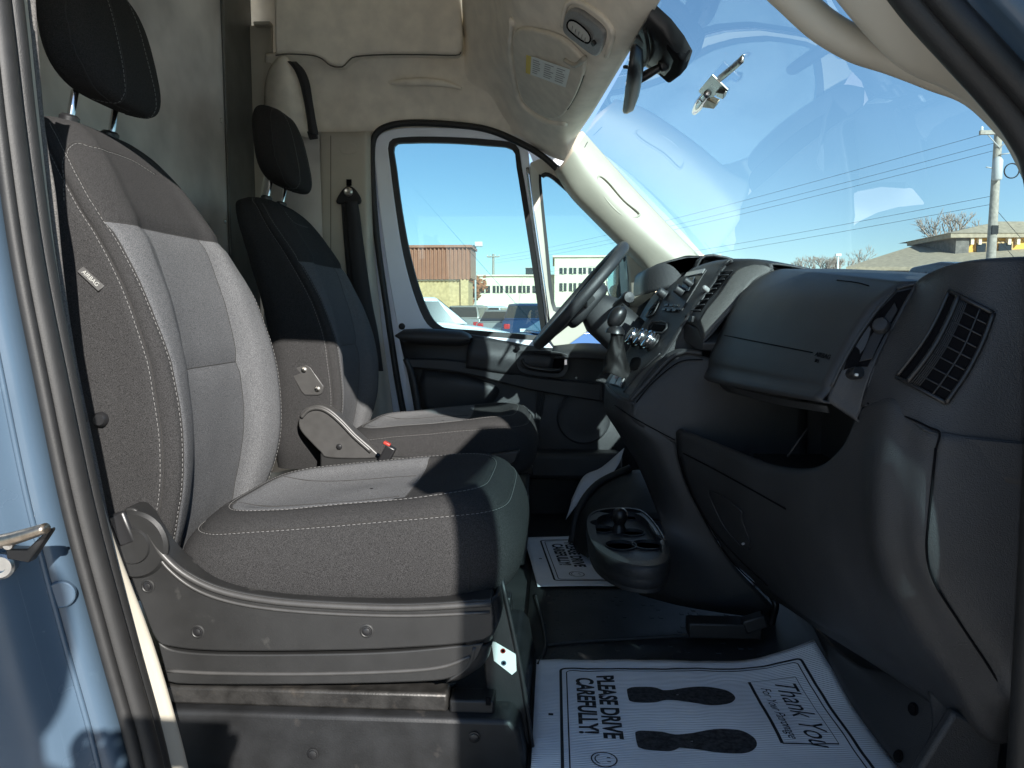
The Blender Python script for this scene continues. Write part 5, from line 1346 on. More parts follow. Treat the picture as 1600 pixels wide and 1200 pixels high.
# ================================================================== FLOOR THINGS
rm = thing("rubber_mat", "black rubber floor mat with raised ribs under the paper mat", "floor mat", (.2, 1.5, FL))
rows = [[Vector((x, y, FL + .002 + (.02 if x > .6 else 0))) for x in (-.06, .1, .3, .5, .66)] for y in (1.02, 1.4, 1.66, 1.9, 2.3)]
patch("mat_sheet", rows, "rubber_mat", rm, 2, 2, .004)
tube("mat_edge", [Z(855, 1008, FL + .006), Z(900, 1003, FL + .006), Z(1000, 997, FL + .006), Z(1100, 992, FL + .008), Z(1140, 990, FL + .008)], .005, "rubber_mat", rm)
tube("mat_edge", [Z(836, 930, FL + .006), Z(846, 970, FL + .006), Z(852, 1008, FL + .006), Z(840, 1040, FL + .005)], .004, "rubber_mat", rm)
V, F = [], []
random.seed(5)
def mini(x, y, sx, sy, h):
    b0 = len(V); z = FL + .001
    V.extend([Vector((x - sx, y - sy, z)), Vector((x + sx, y - sy, z)), Vector((x + sx, y + sy, z)), Vector((x - sx, y + sy, z))])
    V.extend([Vector((x - sx * .8, y - sy * .8, z + h)), Vector((x + sx * .8, y - sy * .8, z + h)), Vector((x + sx * .8, y + sy * .8, z + h)), Vector((x - sx * .8, y + sy * .8, z + h))])
    F.extend([tuple(b0 + i for i in f) for f in ((4, 5, 6, 7), (0, 1, 5, 4), (1, 2, 6, 5), (2, 3, 7, 6), (3, 0, 4, 7))])
for i in range(22):
    for j in range(16):
        x = -.02 + i * .022 + (j % 2) * .011; y = 1.57 + j * .026
        if random.random() < .34: mini(x, y, .0055, .007, .0018)
mesh("mat_tread", V, F, "rubber_mat", rm, smooth=False, kind="stuff")

def mat_print(name, label, P, full=True):
    """paper floor mat: P maps sheet coordinates (0..1 along van, 0..1 towards the far side) to the floor"""
    t = thing(name, label, "paper mat", P(.5, .5), "protective paper mats")
    n1, n2 = 44, 32
    V, F = gridmesh([[P(i / n1, j / n2) for i in range(n1 + 1)] for j in range(n2 + 1)])
    o = mesh("sheet", V, F, "paper", t)
    md = o.modifiers.new("s", 'SOLIDIFY'); md.thickness = .0012; md.offset = -1
    up_ = Vector((0, 0, .0020))
    def strip(nm, pts, w, mat="ink_plain", z=up_):
        pts = [Vector((a, b_, 0)) for a, b_ in pts]; V, F = [], []
        for i in range(len(pts)):
            d = (pts[min(i + 1, len(pts) - 1)] - pts[max(i - 1, 0)]).normalized(); q = Vector((-d.y * 1.0, d.x * 1.35, 0)) * w
            for s in (-.5, .5):
                w2 = pts[i] + q * s; V.append(P(w2.x, w2.y) + z)
        for i in range(len(pts) - 1): F.append((2 * i, 2 * i + 1, 2 * i + 3, 2 * i + 2))
        return mesh(nm, V, F, mat, t, smooth=False)
    def seg(a, b_, n=44): return [(a[0] + (b_[0] - a[0]) * k / n, a[1] + (b_[1] - a[1]) * k / n) for k in range(n + 1)]
    for inset_, w in ((.085, .009), (.105, .004)):
        x0, x1, y0, y1 = inset_, 1 - inset_ * .9, inset_, 1 - inset_
        r = .02
        for a, b_ in (((x0 + r, y1), (x1 - r, y1)), ((x1, y1 - r), (x1, y0 + r)), ((x1 - r, y0), (x0 + r, y0)), ((x0, y0 + r), (x0, y1 - r))):
            strip("border_line", seg(a, b_), w)
        for cx, cy, a0 in ((x0 + r, y1 - r, 90), (x1 - r, y1 - r, 0), (x1 - r, y0 + r, 270), (x0 + r, y0 + r, 180)):
            strip("border_line", [(cx + r * math.cos(R(a0 + k * 15)), cy + r * math.sin(R(a0 + k * 15))) for k in range(7)], w)
    # frame of the sheet for lettering: reading direction is towards -Y, letters stand towards +X
    def tx(body, a, b_, size, mat="ink_plain", shear=0, sx=1.0, bold=0.0, align='CENTER'):
        o = text("lettering", body, Vector(), Matrix.Identity(3), size, mat, t, align, shear, 0.0, sx, bold)
        for v in o.data.vertices:                # the print follows the sheet
            v.co = P(a + v.co.y / .60, b_ - v.co.x / .45) + up_
        return o
    tx("PLEASE DRIVE", .232, .60, .047, sx=.80, bold=.0016)
    tx("CAREFULLY!", .162, .60, .047, sx=.80, bold=.0016)
    # smiley
    c = (.20, .20)
    strip("smiley", [(c[0] + .035 * math.cos(a), c[1] + .047 * math.sin(a)) for a in [2 * math.pi * k / 28 for k in range(29)]], .004)
    strip("smiley", [(c[0] - .005 + .020 * math.cos(a), c[1] + .030 * math.sin(a)) for a in [R(110 + 140 * k / 12) for k in range(13)]], .003)
    for s in (-1, 1):
        strip("smiley", [(c[0] + .008, c[1] + s * .014), (c[0] + .018, c[1] + s * .014)], .004)
    # shoe prints
    prof = [(0, -.040), (.006, -.058), (.03, -.066), (.09, -.062), (.115, -.050), (.14, -.045), (.19, -.055), (.26, -.078), (.31, -.078), (.35, -.062), (.375, -.03), (.38, 0), (.37, .03), (.345, .055), (.30, .068), (.24, .062), (.18, .042), (.13, .036), (.115, .050), (.09, .060), (.03, .060), (.006, .048), (0, .03)]
    for cy, sgn, ax in ((.685, 1, .30), (.34, -1, .30)):
        pr = [Vector((ax + x * .90, cy + sgn * y * 1.08, 0)) for x, y in prof]
        pr = spline(pr, 3, True)
        cen_ = sum(pr, Vector()) / len(pr)
        rws = [[cen_ + (p - cen_) * k for p in pr] for k in (1, .75, .5, .25, .02)]
        V, F = gridmesh([[P(p.x, p.y) + up_ for p in r] for r in rws], True)
        mesh("shoe_print", V, F, "ink", t, smooth=False)
    # framed thanks
    fx0, fx1, fy0, fy1 = .715, .875, .34, .80
    for a, b_, w in (((fx0, fy0), (fx0, fy1), .010), ((fx0, fy0), (fx1, fy0), .006), ((fx1, fy0), (fx1, fy1), .002), ((fx0, fy1), (fx1, fy1), .002)):
        strip("thanks_frame", seg(a, b_), w)
    tx("Thank You", .825, .56, .060, shear=.45, sx=.78)
    tx("For Your Patronage", .755, .56, .026, shear=.45, sx=.80)
    strip("fold_mark", seg((.045, .50), (.060, .50), 2), .012)
    return t
A0, A1 = Z(838, 1036, FL), Z(1190, 1030, FL)
def P1(a, b_):
    x = -.033 + .600 * a; y = 1.080 + .445 * b_ + .012 * a * b_
    lift = .0050 + .0015 * math.sin(a * 9 + b_ * 4) + .0022 * math.sin(b_ * 7 + a * 2) ** 2 + .0022 * noise.noise(Vector((a * 7, b_ * 5, 0))) + .0012 * noise.noise(Vector((a * 17, b_ * 13, 3)))
    k = max(0, a - .62) / .38 * max(0, b_ - .25) / .75
    lift += .050 * k ** 1.6 + max(0, a - .8) * .035 * b_
    return Vector((x - .02 * k, y - .01 * k, FL + .003 + lift))
mat_print("paper_mat", "large white paper mat with shoe prints lying in the passenger footwell", P1)
q4 = [Z(820, 1100, FL), Z(843, 921, FL), Z(818, 842, FL)]
def P2(a, b_):
    o0 = Vector((-.040, 1.955, 0)); ux = Vector((.60, .04, 0)); uy = Vector((-.055, .45, 0))
    p = o0 + ux * a + uy * b_
    return Vector((p.x, p.y, FL + .0065 + .002 * math.sin(a * 8 + b_ * 5) + (.10 * max(0, a - .75) if b_ > .6 else 0)))
mat_print("paper_mat", "white paper mat further away, half hidden behind the cup holder", P2)
sc_ = thing("paper_sheet", "crumpled white paper strip lying by the driver pedals", "paper", Y(930, 750, 2.62))
rows = [[Y(975, 700, 2.66), Y(968, 722, 2.62), Y(955, 742, 2.58)], [Y(940, 730, 2.64), Y(935, 745, 2.60), Y(930, 765, 2.56)], [Y(912, 744, 2.62), Y(908, 758, 2.58), Y(905, 785, 2.54)], [Y(893, 780, 2.56), Y(890, 793, 2.53), Y(884, 812, 2.50)]]
patch("sheet", rows, "paper", sc_, 5, 5, .0015)
# carpet hump by the far footwell
hmp = thing("footwell_hump", "dark moulded hump between the driver footwell and the console", "footwell trim", (.2, 2.3, FL))
rows = [[Y(895, 850, 2.30), Y(905, 800, 2.34), Y(935, 760, 2.42), Y(985, 735, 2.46), Y(1040, 740, 2.46)], [Y(900, 860, 2.22), Y(925, 815, 2.24), Y(960, 780, 2.28), Y(1000, 765, 2.30), Y(1050, 765, 2.30)], [Y(915, 870, 2.15), Y(940, 840, 2.15), Y(975, 820, 2.15), Y(1010, 810, 2.15), Y(1060, 810, 2.15)]]
patch("hump_cover", rows, "rubber_mat", hmp, 5, 5, .01)
tube("hump_rim", [Y(893, 848, 2.30), Y(903, 798, 2.335), Y(933, 757, 2.415), Y(985, 731, 2.455)], .012, "rubber_mat", hmp)
# ================================================================== OUTSIDE
pm("bounce_ground", (0.46, 0.44, 0.41), 0.9, var=0.25, vscale=1.2, bump=0.3, bscale=60)  # pale concrete tone, lightened to bounce sunlight up into the cab
pm("brown_metal", (0.36, 0.155, 0.095), 0.45, var=0.06, vscale=2)
pm("tan_brick", (0.56, 0.37, 0.18), 0.85, var=0.15, vscale=6)
pm("cream_wall", (0.74, 0.62, 0.45), 0.8, var=0.05, vscale=1)
pm("yellow_wall", (0.75, 0.42, 0.08), 0.8, var=0.06, vscale=2)
pm("shingle", (0.36, 0.29, 0.20), 0.9, var=0.18, vscale=5, bump=0.4, bscale=12)
pm("stone_wall", (0.16, 0.14, 0.12), 0.9, var=0.3, vscale=4)
pm("window_dark", (0.02, 0.024, 0.03), 0.15, spec=0.35)
pm("pole_wood", (0.32, 0.28, 0.23), 0.85, var=0.2, vscale=8)
pm("pole_grey", (0.42, 0.41, 0.39), 0.6)
pm("bark", (0.36, 0.29, 0.235), 0.9, var=0.2, vscale=6)
pm("rust_leaf", (0.30, 0.10, 0.04), 0.9, var=0.3, vscale=5)
pm("car_white", (0.62, 0.63, 0.64), 0.25); pm("car_silver", (0.36, 0.33, 0.29), 0.25, metal=0.4); pm("car_blue", (0.03, 0.09, 0.22), 0.22)
pm("car_navy", (0.02, 0.04, 0.09), 0.22); pm("car_black", (0.012, 0.013, 0.015), 0.2); pm("car_grey", (0.12, 0.13, 0.14), 0.25); pm("car_red", (0.30, 0.02, 0.02), 0.25)
pm("tyre", (0.015, 0.015, 0.015), 0.85)
pm("tail_red", (0.45, 0.02, 0.02), 0.2)
g = bpy.data.meshes.new("ground")
ground = mesh("ground", [Vector((-900, -200, GZ)), Vector((1200, -200, GZ)), Vector((1200, 1500, GZ)), Vector((-900, 1500, GZ))], [(0, 1, 2, 3)], "bounce_ground", None, smooth=False)
ground["kind"] = "structure"

def make_car(label, paint, loc, yaw, style="sedan", group="cars in the parking lot"):
    t = thing("parked_car", label, "car", (0, 0, 0), group)
    L, W = (4.6, 1.82)
    H = {"sedan": 1.46, "suv": 1.72, "truck": 2.05}[style]
    sh_ = .92 if style == "sedan" else 1.05 if style == "suv" else 1.18
    h = W / 2
    prof = [(-2.28, .35), (-2.30, .62), (-2.22, sh_ - .02), (-1.2, sh_ + .03), (.7, sh_ + .02), (1.55, sh_ - .10), (2.15, sh_ - .22), (2.30, .58), (2.26, .32), (1.75, .26), (-1.75, .26)]
    rows = []
    for s, k, dz in ((-1, .90, 0), (-.97, .985, 0), (-.6, 1, .015), (0, 1, .03), (.6, 1, .015), (.97, .985, 0), (1, .90, 0)):
        rows.append([Vector((x * (1 if abs(s) < .9 else k), s * h, z + (dz if z > .8 else 0))) for x, z in prof])
    V, F = gridmesh(rows, True); n = len(prof)
    F.append(tuple(range(n))); F.append(tuple((len(rows) - 1) * n + k for k in range(n)))
    body = mesh("body", V, F, paint, t, bevel=.05, seg=3)
    cab = {"sedan": [(-1.85, sh_), (-1.15, H - .03), (-.4, H), (.35, H - .03), (1.15, sh_)], "suv": [(-2.18, sh_), (-1.95, H - .05), (-.6, H), (.35, H - .04), (1.10, sh_)], "truck": [(-.75, sh_), (-.6, H - .05), (-.2, H), (.45, H - .04), (1.10, sh_)]}[style]
    def cabin(name, prof_, inset_top, mat, sc, par_, zoff=0):
        V, F = [], []
        for s in (-1, 1):
            for x, z in prof_:
                k = (z - sh_) / (H - sh_); V.append(Vector((x * sc, s * (h - .06 - inset_top * k) * sc if sc != 1 else s * (h - .06 - inset_top * k), z + zoff)))
        n_ = len(prof_); F = [tuple(range(n_)), tuple(range(2 * n_ - 1, n_ - 1, -1))] + [(i, (i + 1) % n_, n_ + (i + 1) % n_, n_ + i) for i in range(n_)]
        return mesh(name, V, F, mat, par_, bevel=.05, seg=3)
    roof = cabin("cabin", cab, .18, paint, 1, t)
    # glass set just proud of the cabin: windscreen, rear screen, side windows
    def quad(name, pts, mat, n_):
        return prism(name, pts, Vector(n_) * .012, mat, t)
    f0, f1 = Vector((cab[-1][0], 0, cab[-1][1])), Vector((cab[-2][0], 0, cab[-2][1]))
    def edge(a, b_, k, yy): p = a.lerp(b_, k); q = (p.z - sh_) / (H - sh_); return Vector((p.x, yy * (h - .10 - .18 * q), p.z))
    quad("windscreen", [edge(f0, f1, .08, -1), edge(f0, f1, .08, 1), edge(f0, f1, .92, 1), edge(f0, f1, .92, -1)], "window_dark", (.8, 0, .6))
    r0, r1 = Vector((cab[0][0], 0, cab[0][1])), Vector((cab[1][0], 0, cab[1][1]))
    quad("rear_screen", [edge(r0, r1, .12, -1), edge(r0, r1, .12, 1), edge(r0, r1, .9, 1), edge(r0, r1, .9, -1)], "window_dark", (-.9, 0, .4))
    xs = [(cab[0][0] + .35, -.35), (-.28, .78 if style != "truck" else .7)] if style != "truck" else [(-.62, -.05), (.02, .72)]
    for s in (-1, 1):
        for xa, xb in xs:
            zt_, zb_ = H - .13, sh_ + .05
            ya = lambda z: s * (h - .058 - .18 * (z - sh_) / (H - sh_))
            x1_ = min(xb, .40 + .0) if xb > .4 else xb
            x0t = max(xa, cab[1][0] + .12)
            quad("side_window", [Vector((xa, ya(zb_), zb_)), Vector((xb, ya(zb_), zb_)), Vector((x1_, ya(zt_), zt_)), Vector((x0t, ya(zt_), zt_))], "window_dark", (0, s, .2))
    for x in (-1.42, 1.42):
        for s in (-1, 1):
            w = lathe("wheel", Vector((x, s * (h - .21), .33)), (0, s, 0), [(.33, 0), (.33, .19), (.29, .215), (.22, .215)], "tyre", t, 24)
            lathe("rim", Vector((x, s * (h - .21), .33)), (0, s, 0), [(.22, .19), (.215, .205), (.05, .200), (0, .21)], "pole_grey", w, 18)
    for s in (-1, 1):
        box("headlight", (2.17, s * .64, .70), (.10, .34, .13), "lamp_lens", t, bevel=.03)
        box("tail_light", (-2.24, s * .70, .80), (.09, .24, .20), "tail_red", t, bevel=.03)
    box("bumper", (-2.27, 0, .48), (.10, 1.6, .16), "car_grey" if paint != "car_grey" else "tyre", t, bevel=.03)
    box("number_plate", (-2.315, 0, .66), (.02, .34, .12), "label_white", t)
    t.location = loc; t.rotation_euler = (0, 0, yaw)
    return t
def G(u, dist):                       # a spot on the ground under image column u
    r = ray(u, 490); return Vector((r.x / r.y * dist, dist, GZ))
make_car("white hatchback closest to the driver window, left of the others", "car_white", G(655, 18), R(14), "suv")
make_car("white sport utility car showing red tail lights, in the middle of the driver window", "car_white", G(771, 41), R(84), "suv")
make_car("tan silver car parked left of the white one with tail lights", "car_silver", G(739, 38), R(82), "suv")
make_car("bright blue car in front at the lower right of the driver window", "car_blue", G(915, 15), R(192), "sedan")
make_car("dark navy car parked behind the bright blue one", "car_navy", G(832, 31), R(84), "suv")
make_car("grey car far off in the back row near the tan brick wall", "car_grey", G(742, 62), R(88), "suv")
make_car("white car far off in the back row right of the light pole", "car_white", G(778, 64), R(88), "suv")
make_car("small dark car at the right end of the back row", "car_navy", G(812, 66), R(88), "sedan")
for k, (u, dd_, pt, st, lb) in enumerate(((752, 52, "car_white", "sedan", "white sedan just right of the tan silver car"), (796, 50, "car_white", "suv", "white hatchback in the second row right of the pole"), (826, 54, "car_silver", "suv", "silver hatchback in the second row near the window post"), (764, 70, "car_black", "suv", "black car in the far row behind the white sport utility car"), (845, 70, "car_white", "suv", "white car in the far row beside the window post"), (884, 48, "car_grey", "suv", "grey car seen through the quarter window by the steering wheel"), (905, 50, "car_white", "sedan", "white car seen through the quarter window by the steering wheel"))):
    make_car(lb, pt, G(u, dd_), R(84 + 3 * (k % 3)), st)
make_car("small silver car low in the driver window between white and navy cars", "car_silver", G(788, 33), R(86), "sedan")
make_car("black pickup truck roof showing above the dashboard at the right", "car_black", Vector((6.2, 11.5, GZ)), R(97), "truck")

def wall_box(name, x0, x1, y0, y1, z0, z1, mat, par_, bevel=0):
    return box(name, ((x0 + x1) / 2, (y0 + y1) / 2, (z0 + z1) / 2), (x1 - x0, y1 - y0, z1 - z0), mat, par_, bevel=bevel)
def uz(v, d): return (490 - v) / FPX * d     # height above the lens of image row v at a distance
# ---- brown metal and tan brick building
bb = thing("brick_building", "low tan brick building with tall ribbed brown metal fascia", "building", G(640, 48))
x1 = G(733, 44).x
wall_box("wall", x1 - 14, x1 - .1, 44.2, 47, GZ, uz(438, 44), "tan_brick", bb)
nr_ = 60; V = []; F = []
zt_, zb_ = uz(388, 44), uz(437, 44)
for i in range(nr_ * 4 + 1):
    x = x1 - 14.2 + 14.3 * i / (nr_ * 4); dy = (0, 0, .12, .12)[i % 4]
    V += [Vector((x, 43.9 + dy, zb_)), Vector((x, 43.9 + dy, zt_))]
for i in range(nr_ * 4): F.append((2 * i, 2 * i + 2, 2 * i + 3, 2 * i + 1))
mesh("ribbed_fascia", V, F, "brown_metal", bb, smooth=False)
wall_box("parapet", x1 - 14.2, x1 + .1, 44.05, 47, zb_ + .1, zt_ - .05, "brown_metal", bb)
wall_box("coping", x1 - 14.3, x1 + .2, 43.8, 47, zt_, zt_ + .14, "brown_metal", bb)
wall_box("wall_pier", x1 - .5, x1 - .04, 44.0, 44.3, GZ, zb_, "tan_brick", bb)
wall_box("door", x1 - 3.2, x1 - 2.2, 44.1, 44.25, GZ, GZ + 2.1, "brown_metal", bb)
# ---- long cream building
cb = thing("office_building", "long cream office building with dark window strips across the lot", "building", G(860, 82))
d = 82
xa, xb, xc_ = G(735, d).x, G(866, d).x, G(1000, d).x
wall_box("wall", xa - 6, xb, d, d + 16, GZ, uz(432, d), "cream_wall", cb)
wall_box("tall_wall", xb, xc_ + 8, d - 1.5, d + 14, GZ, uz(405, d), "cream_wall", cb)
wall_box("roof_edge", xa - 6.2, xb, d - .25, d + 16, uz(432, d), uz(430, d), "cream_wall", cb)
wall_box("roof_edge", xb - .2, xc_ + 8.2, d - 1.75, d + 14, uz(405, d), uz(402.5, d), "cream_wall", cb)
for u0, u1 in ((742, 766), (770, 786), (790, 806), (810, 828), (832, 850)):
    w = wall_box("window", G(u0, d).x, G(u1, d).x, d - .08, d + .1, uz(458, d), uz(447, d), "window_dark", cb)
    for k in (1, 2): wall_box("mullion", G(u0 + (u1 - u0) * k / 3, d).x - .05, G(u0 + (u1 - u0) * k / 3, d).x + .05, d - .14, d - .07, uz(458, d), uz(447, d), "cream_wall", w)
for r0, r1 in ((421, 430), (444, 456)):
    for k in range(6):
        u0 = 874 + k * 15
        w = wall_box("window", G(u0, d - 1.6).x, G(u0 + 11, d - 1.6).x, d - 1.6, d - 1.4, uz(r1, d), uz(r0, d), "window_dark", cb)
        wall_box("mullion", G(u0 + 5.5, d - 1.6).x - .05, G(u0 + 5.5, d - 1.6).x + .05, d - 1.68, d - 1.58, uz(r1, d), uz(r0, d), "cream_wall", w)
ut = thing("rooftop_unit", "small dark unit on the cream office roof by the window post", "rooftop unit", Vector((G(828, d).x, d + 3, uz(430, d))))
wall_box("unit_case", G(820, d).x, G(838, d).x, d + 2, d + 4, uz(430, d) + .01, uz(418, d), "window_dark", ut, bevel=.05)
wall_box("unit_cap", G(819, d).x, G(839, d).x, d + 1.8, d + 4.2, uz(418, d), uz(417, d), "pole_grey", ut)
# ---- hipped-roof building on the right
hb = thing("roofed_building", "tan shingled building with yellow upper storey and dark windows at the right", "building", Vector((24, 42, GZ)))
d = 36
def W(u, v, y): return Y(u, v, y)
e0, e1 = W(1322, 417, 40), W(1700, 417, 36)
r0_, r1_ = W(1484, 366, 50), W(1700, 366, 46)
back0, back1 = r0_ + Vector((0, 12, -2.4)), r1_ + Vector((0, 12, -2.4))
mesh("roof", [e0, e1, r1_, r0_, back0, back1, e0 + Vector((0, 0, -.18)), e1 + Vector((0, 0, -.18))], [(0, 1, 2, 3), (3, 2, 5, 4), (0, 3, 4), (0, 6, 7, 1)], "shingle", hb, smooth=False)
prism("wall", [W(1338, 421, 41.5), W(1700, 421, 37.5), Vector((W(1700, 421, 37.5).x, 37.5, GZ)), Vector((W(1338, 421, 41.5).x, 41.5, GZ))], (1.5, 8, 0), "stone_wall", hb)
for u in (1352, 1376, 1400):
    p0 = W(u, 424, 41.2)
    box("window", (p0.x + .3, 40.9, p0.z - .7), (.6, .12, 1.1), "window_dark", hb)
def ubox(name, u0, u1, v0, v1, y, dep, mat, par_):
    a, b2 = W(u0, v0, y), W(u1, v1, y)
    return box(name, ((a.x + b2.x) / 2, y + dep / 2, (a.z + b2.z) / 2), (abs(b2.x - a.x), dep, abs(a.z - b2.z)), mat, par_)
ubox("stone_bay", 1494, 1512, 372, 420, 42.0, 4, "stone_wall", hb)
ubox("upper_wall", 1512, 1700, 372, 420, 42.2, 4, "yellow_wall", hb)
ubox("eave", 1486, 1710, 364, 370, 41.75, 5.0, "shingle", hb)
up = [W(1484, 364, 41.7), W(1715, 364, 41.7), W(1715, 364, 41.7) + Vector((0, 6, 0)), W(1484, 364, 41.7) + Vector((0, 6, 0))]
ap_ = [W(1560, 346, 44.2), W(1715, 346, 44.2)]
mesh("upper_roof", up + ap_, [(0, 1, 5, 4), (0, 4, 3), (3, 4, 5, 2), (1, 2, 5)], "shingle", hb, smooth=False)
for u in (1518, 1530, 1552, 1576, 1590):
    ubox("bracket", u, u + 4, 370, 382, 41.9, .3, "cream_wall", hb)
for u0, u1 in ((1527, 1540), (1561, 1580)):
    fr = ubox("window", u0 - 2, u1 + 2, 377, 400, 42.1, .12, "tan_brick", hb)
    ubox("pane", u0, u1, 380, 398, 42.0, .12, "window_dark", fr)
# ---- poles, wires
def util_pole(label, base, h, xfmr=True):
    t = thing("utility_pole", label, "utility pole", base, "wooden utility poles")
    lathe("shaft", base, (0, 0, 1), [(.19, 0), (.17, h * .5), (.14, h)], "pole_wood", t, 16)
    box("crossarm", base + Vector((0, -.16, h - .35)), (1.6, .12, .16), "pole_wood", t, bevel=.01)
    for s in (-.72, -.3, .3, .72):
        lathe("insulator", base + Vector((s, -.16, h - .27)), (0, 0, 1), [(.03, 0), (.06, .03), (.035, .07), (.055, .10), (.02, .16)], "label_white", t, 12)
    tube("brace", [base + Vector((-.5, -.16, h - .42)), base + Vector((0, -.16, h - .95))], .02, "pole_grey", t, 2, 6)
    tube("brace", [base + Vector((.5, -.16, h - .42)), base + Vector((0, -.16, h - .95))], .02, "pole_grey", t, 2, 6)
    if xfmr:
        lathe("fuse_box", base + Vector((-.12, -.30, h - 2.2)), (0, 0, 1), [(.15, 0), (.18, .05), (.18, .75), (.12, .85), (.05, .9)], "pole_grey", t, 16)
        tube("cable_coil", [base + Vector((.42 + .28 * math.cos(a), -.3, h - 1.85 + .28 * math.sin(a))) for a in [2 * math.pi * k / 14 for k in range(14)]], .025, "tyre", t, 2, 6, closed=True)
        tube("bracket_arm", [base + Vector((0, -.2, h - 1.2)), base + Vector((.55, -.3, h - 1.15))], .025, "pole_grey", t, 2, 6)
        tube("bracket_arm", [base + Vector((-.1, -.2, h - 1.75)), base + Vector((-.55, -.3, h - 1.7))], .025, "pole_grey", t, 2, 6)
        box("meter_band", base + Vector((0, -.16, h - 4.1)), (.24, .06, .34), "tyre", t)
    return t
pb1 = G(1543, 31); h1_ = uz(213, 31) - GZ
util_pole("tall wooden utility pole with crossarm and transformer beside the yellow building", pb1, h1_)
pb2 = G(771, 92); h2_ = uz(398, 92) - GZ
util_pole("thin distant utility pole seen through the driver window", pb2, h2_, False)
wr = 0
for k, (z_a, z_b, xo) in enumerate(((uz(229, 31), uz(404, 92), -.72), (uz(236, 31), uz(407, 92), .3), (uz(250, 31), uz(412, 92), 0), (uz(316, 31), uz(432, 92), 0), (uz(328, 31), uz(438, 92), 0))):
    a = Vector((pb1.x + xo, pb1.y - .16, z_a)); b2 = Vector((pb2.x + xo, pb2.y, z_b))
    pts = [a.lerp(b2, t / 16) + Vector((0, 0, -1.1 * 4 * (t / 16) * (1 - t / 16) * .5)) for t in range(17)]
    w = tube("overhead_wire", pts, .008, "tyre", None, 1, 5)
    tag(w, ["highest overhead wire running left from the utility pole", "second overhead wire from the top of the utility pole", "third overhead wire, lowest of the upper set", "upper wire of the lower pair strung from the pole", "lowest overhead wire strung from the utility pole"][k], "wire", "overhead wires")
b3 = pb1 + Vector((14, 6, 0))
for k, (z_, lb) in enumerate(((h1_ - 3.2, "upper thin guy wire sloping down right of the utility pole"), (h1_ - 4.2, "lower thin guy wire sloping down right of the utility pole"))):
    w = tube("guy_wire", [pb1 + Vector((0, 0, z_)), pb1 + Vector((4.5, 1, z_ - 4.2))], .010, "tyre", None, 4, 5); tag(w, lb, "wire", "guy wires")
sl = thing("street_light", "pale street light on a thin pole beside the brown building", "street light", G(742, 52))
bs = G(743, 52); hh = uz(386, 52)
tube("pole", [bs, Vector((bs.x, 52, hh))], .07, "pole_grey", sl, 2, 8)
box("lamp_head", (bs.x + .25, 51.9, hh + .12), (.55, .4, .34), "label_white", sl, bevel=.05)
tube("arm", [Vector((bs.x - .6, 52, hh)), Vector((bs.x + .3, 52, hh + .05))], .05, "pole_grey", sl, 2, 8)
box("lamp_head", (bs.x - .6, 51.9, hh + .02), (.3, .3, .14), "pole_grey", sl, bevel=.03)
# ---- bare trees
def bare_tree(label, base, h, seed, mat="bark", leaves=None, dens=5):
    h *= 1.2
    t = thing("bare_tree", label, "tree", base, "bare winter trees")
    rnd = random.Random(seed); V, F = [], []
    def grow(p, d, ln, r, lvl):
        q = p + d * ln
        mid = p.lerp(q, .5) + Vector((rnd.uniform(-1, 1), rnd.uniform(-1, 1), 0)) * ln * .06
        v, f = tube_geo([p, mid, q], lambda s: r * (1 - .35 * s), 5, base=len(V)); V.extend(v); F.extend(f)
        if lvl == 0: return
        for k in range(rnd.choice((2, 3, 3))):
            nd = (d + Vector((rnd.uniform(-1, 1), rnd.uniform(-1, 1), rnd.uniform(-.25, .7))) * .75).normalized()
            grow(p.lerp(q, rnd.uniform(.55, 1)), nd, ln * rnd.uniform(.62, .82), r * .66, lvl - 1)
    lathe("trunk", base, (0, 0, 1), [(h * .028, 0), (h * .02, h * .12), (h * .016, h * .3)], mat, t, 10)
    grow(base + Vector((0, 0, h * .28)), Vector((0, 0, 1)), h * .20, h * .017, dens)
    o = mesh("crown", V, F, mat, t)
    if leaves:
        LV, LF = [], []
        for k in range(900):
            p = rnd.choice(V) + Vector((rnd.gauss(0, .25), rnd.gauss(0, .25), rnd.gauss(0, .25))); s = .16; b0 = len(LV)
            a = Vector((rnd.uniform(-1, 1), rnd.uniform(-1, 1), rnd.uniform(-1, 1))).normalized() * s; b_ = a.orthogonal().normalized() * s
            LV += [p - a, p + b_, p + a, p - b_]; LF.append((b0, b0 + 1, b0 + 2, b0 + 3))
        mesh("foliage", LV, LF, leaves, t, smooth=False, kind="stuff")
    return t
bare_tree("bare tree behind the tan roof, left of the utility pole", G(1472, 70), uz(340, 70) - GZ, 1, dens=6)
bare_tree("bare tree behind the tan roof, nearest the yellow storey", G(1502, 66), uz(338, 66) - GZ, 2, dens=6)
for k, (u, lb) in enumerate(((1268, "leftmost bare tree on the horizon above the glove box"), (1286, "second bare tree from the left on the horizon"), (1303, "bare tree in the middle of the distant row"), (1322, "bare tree at the right end of the distant row"))):
    bare_tree(lb, G(u, 120), uz(396, 120) - GZ, 10 + k, dens=6)
bare_tree("small rust leaved tree beside the brown building", G(735, 58), uz(432, 58) - GZ, 31, leaves="rust_leaf", dens=4)
# small lamp post near the far trees
lp2 = thing("street_light", "white lamp post standing before the distant bare trees", "street light", G(1306, 70))
bs = G(1306, 70)
tube("pole", [bs, bs + Vector((0, 0, uz(404, 70) - GZ))], .08, "label_white", lp2, 2, 8)
box("lamp_head", bs + Vector((0, 0, uz(402, 70) - GZ)), (.5, .3, .25), "label_white", lp2, bevel=.04)

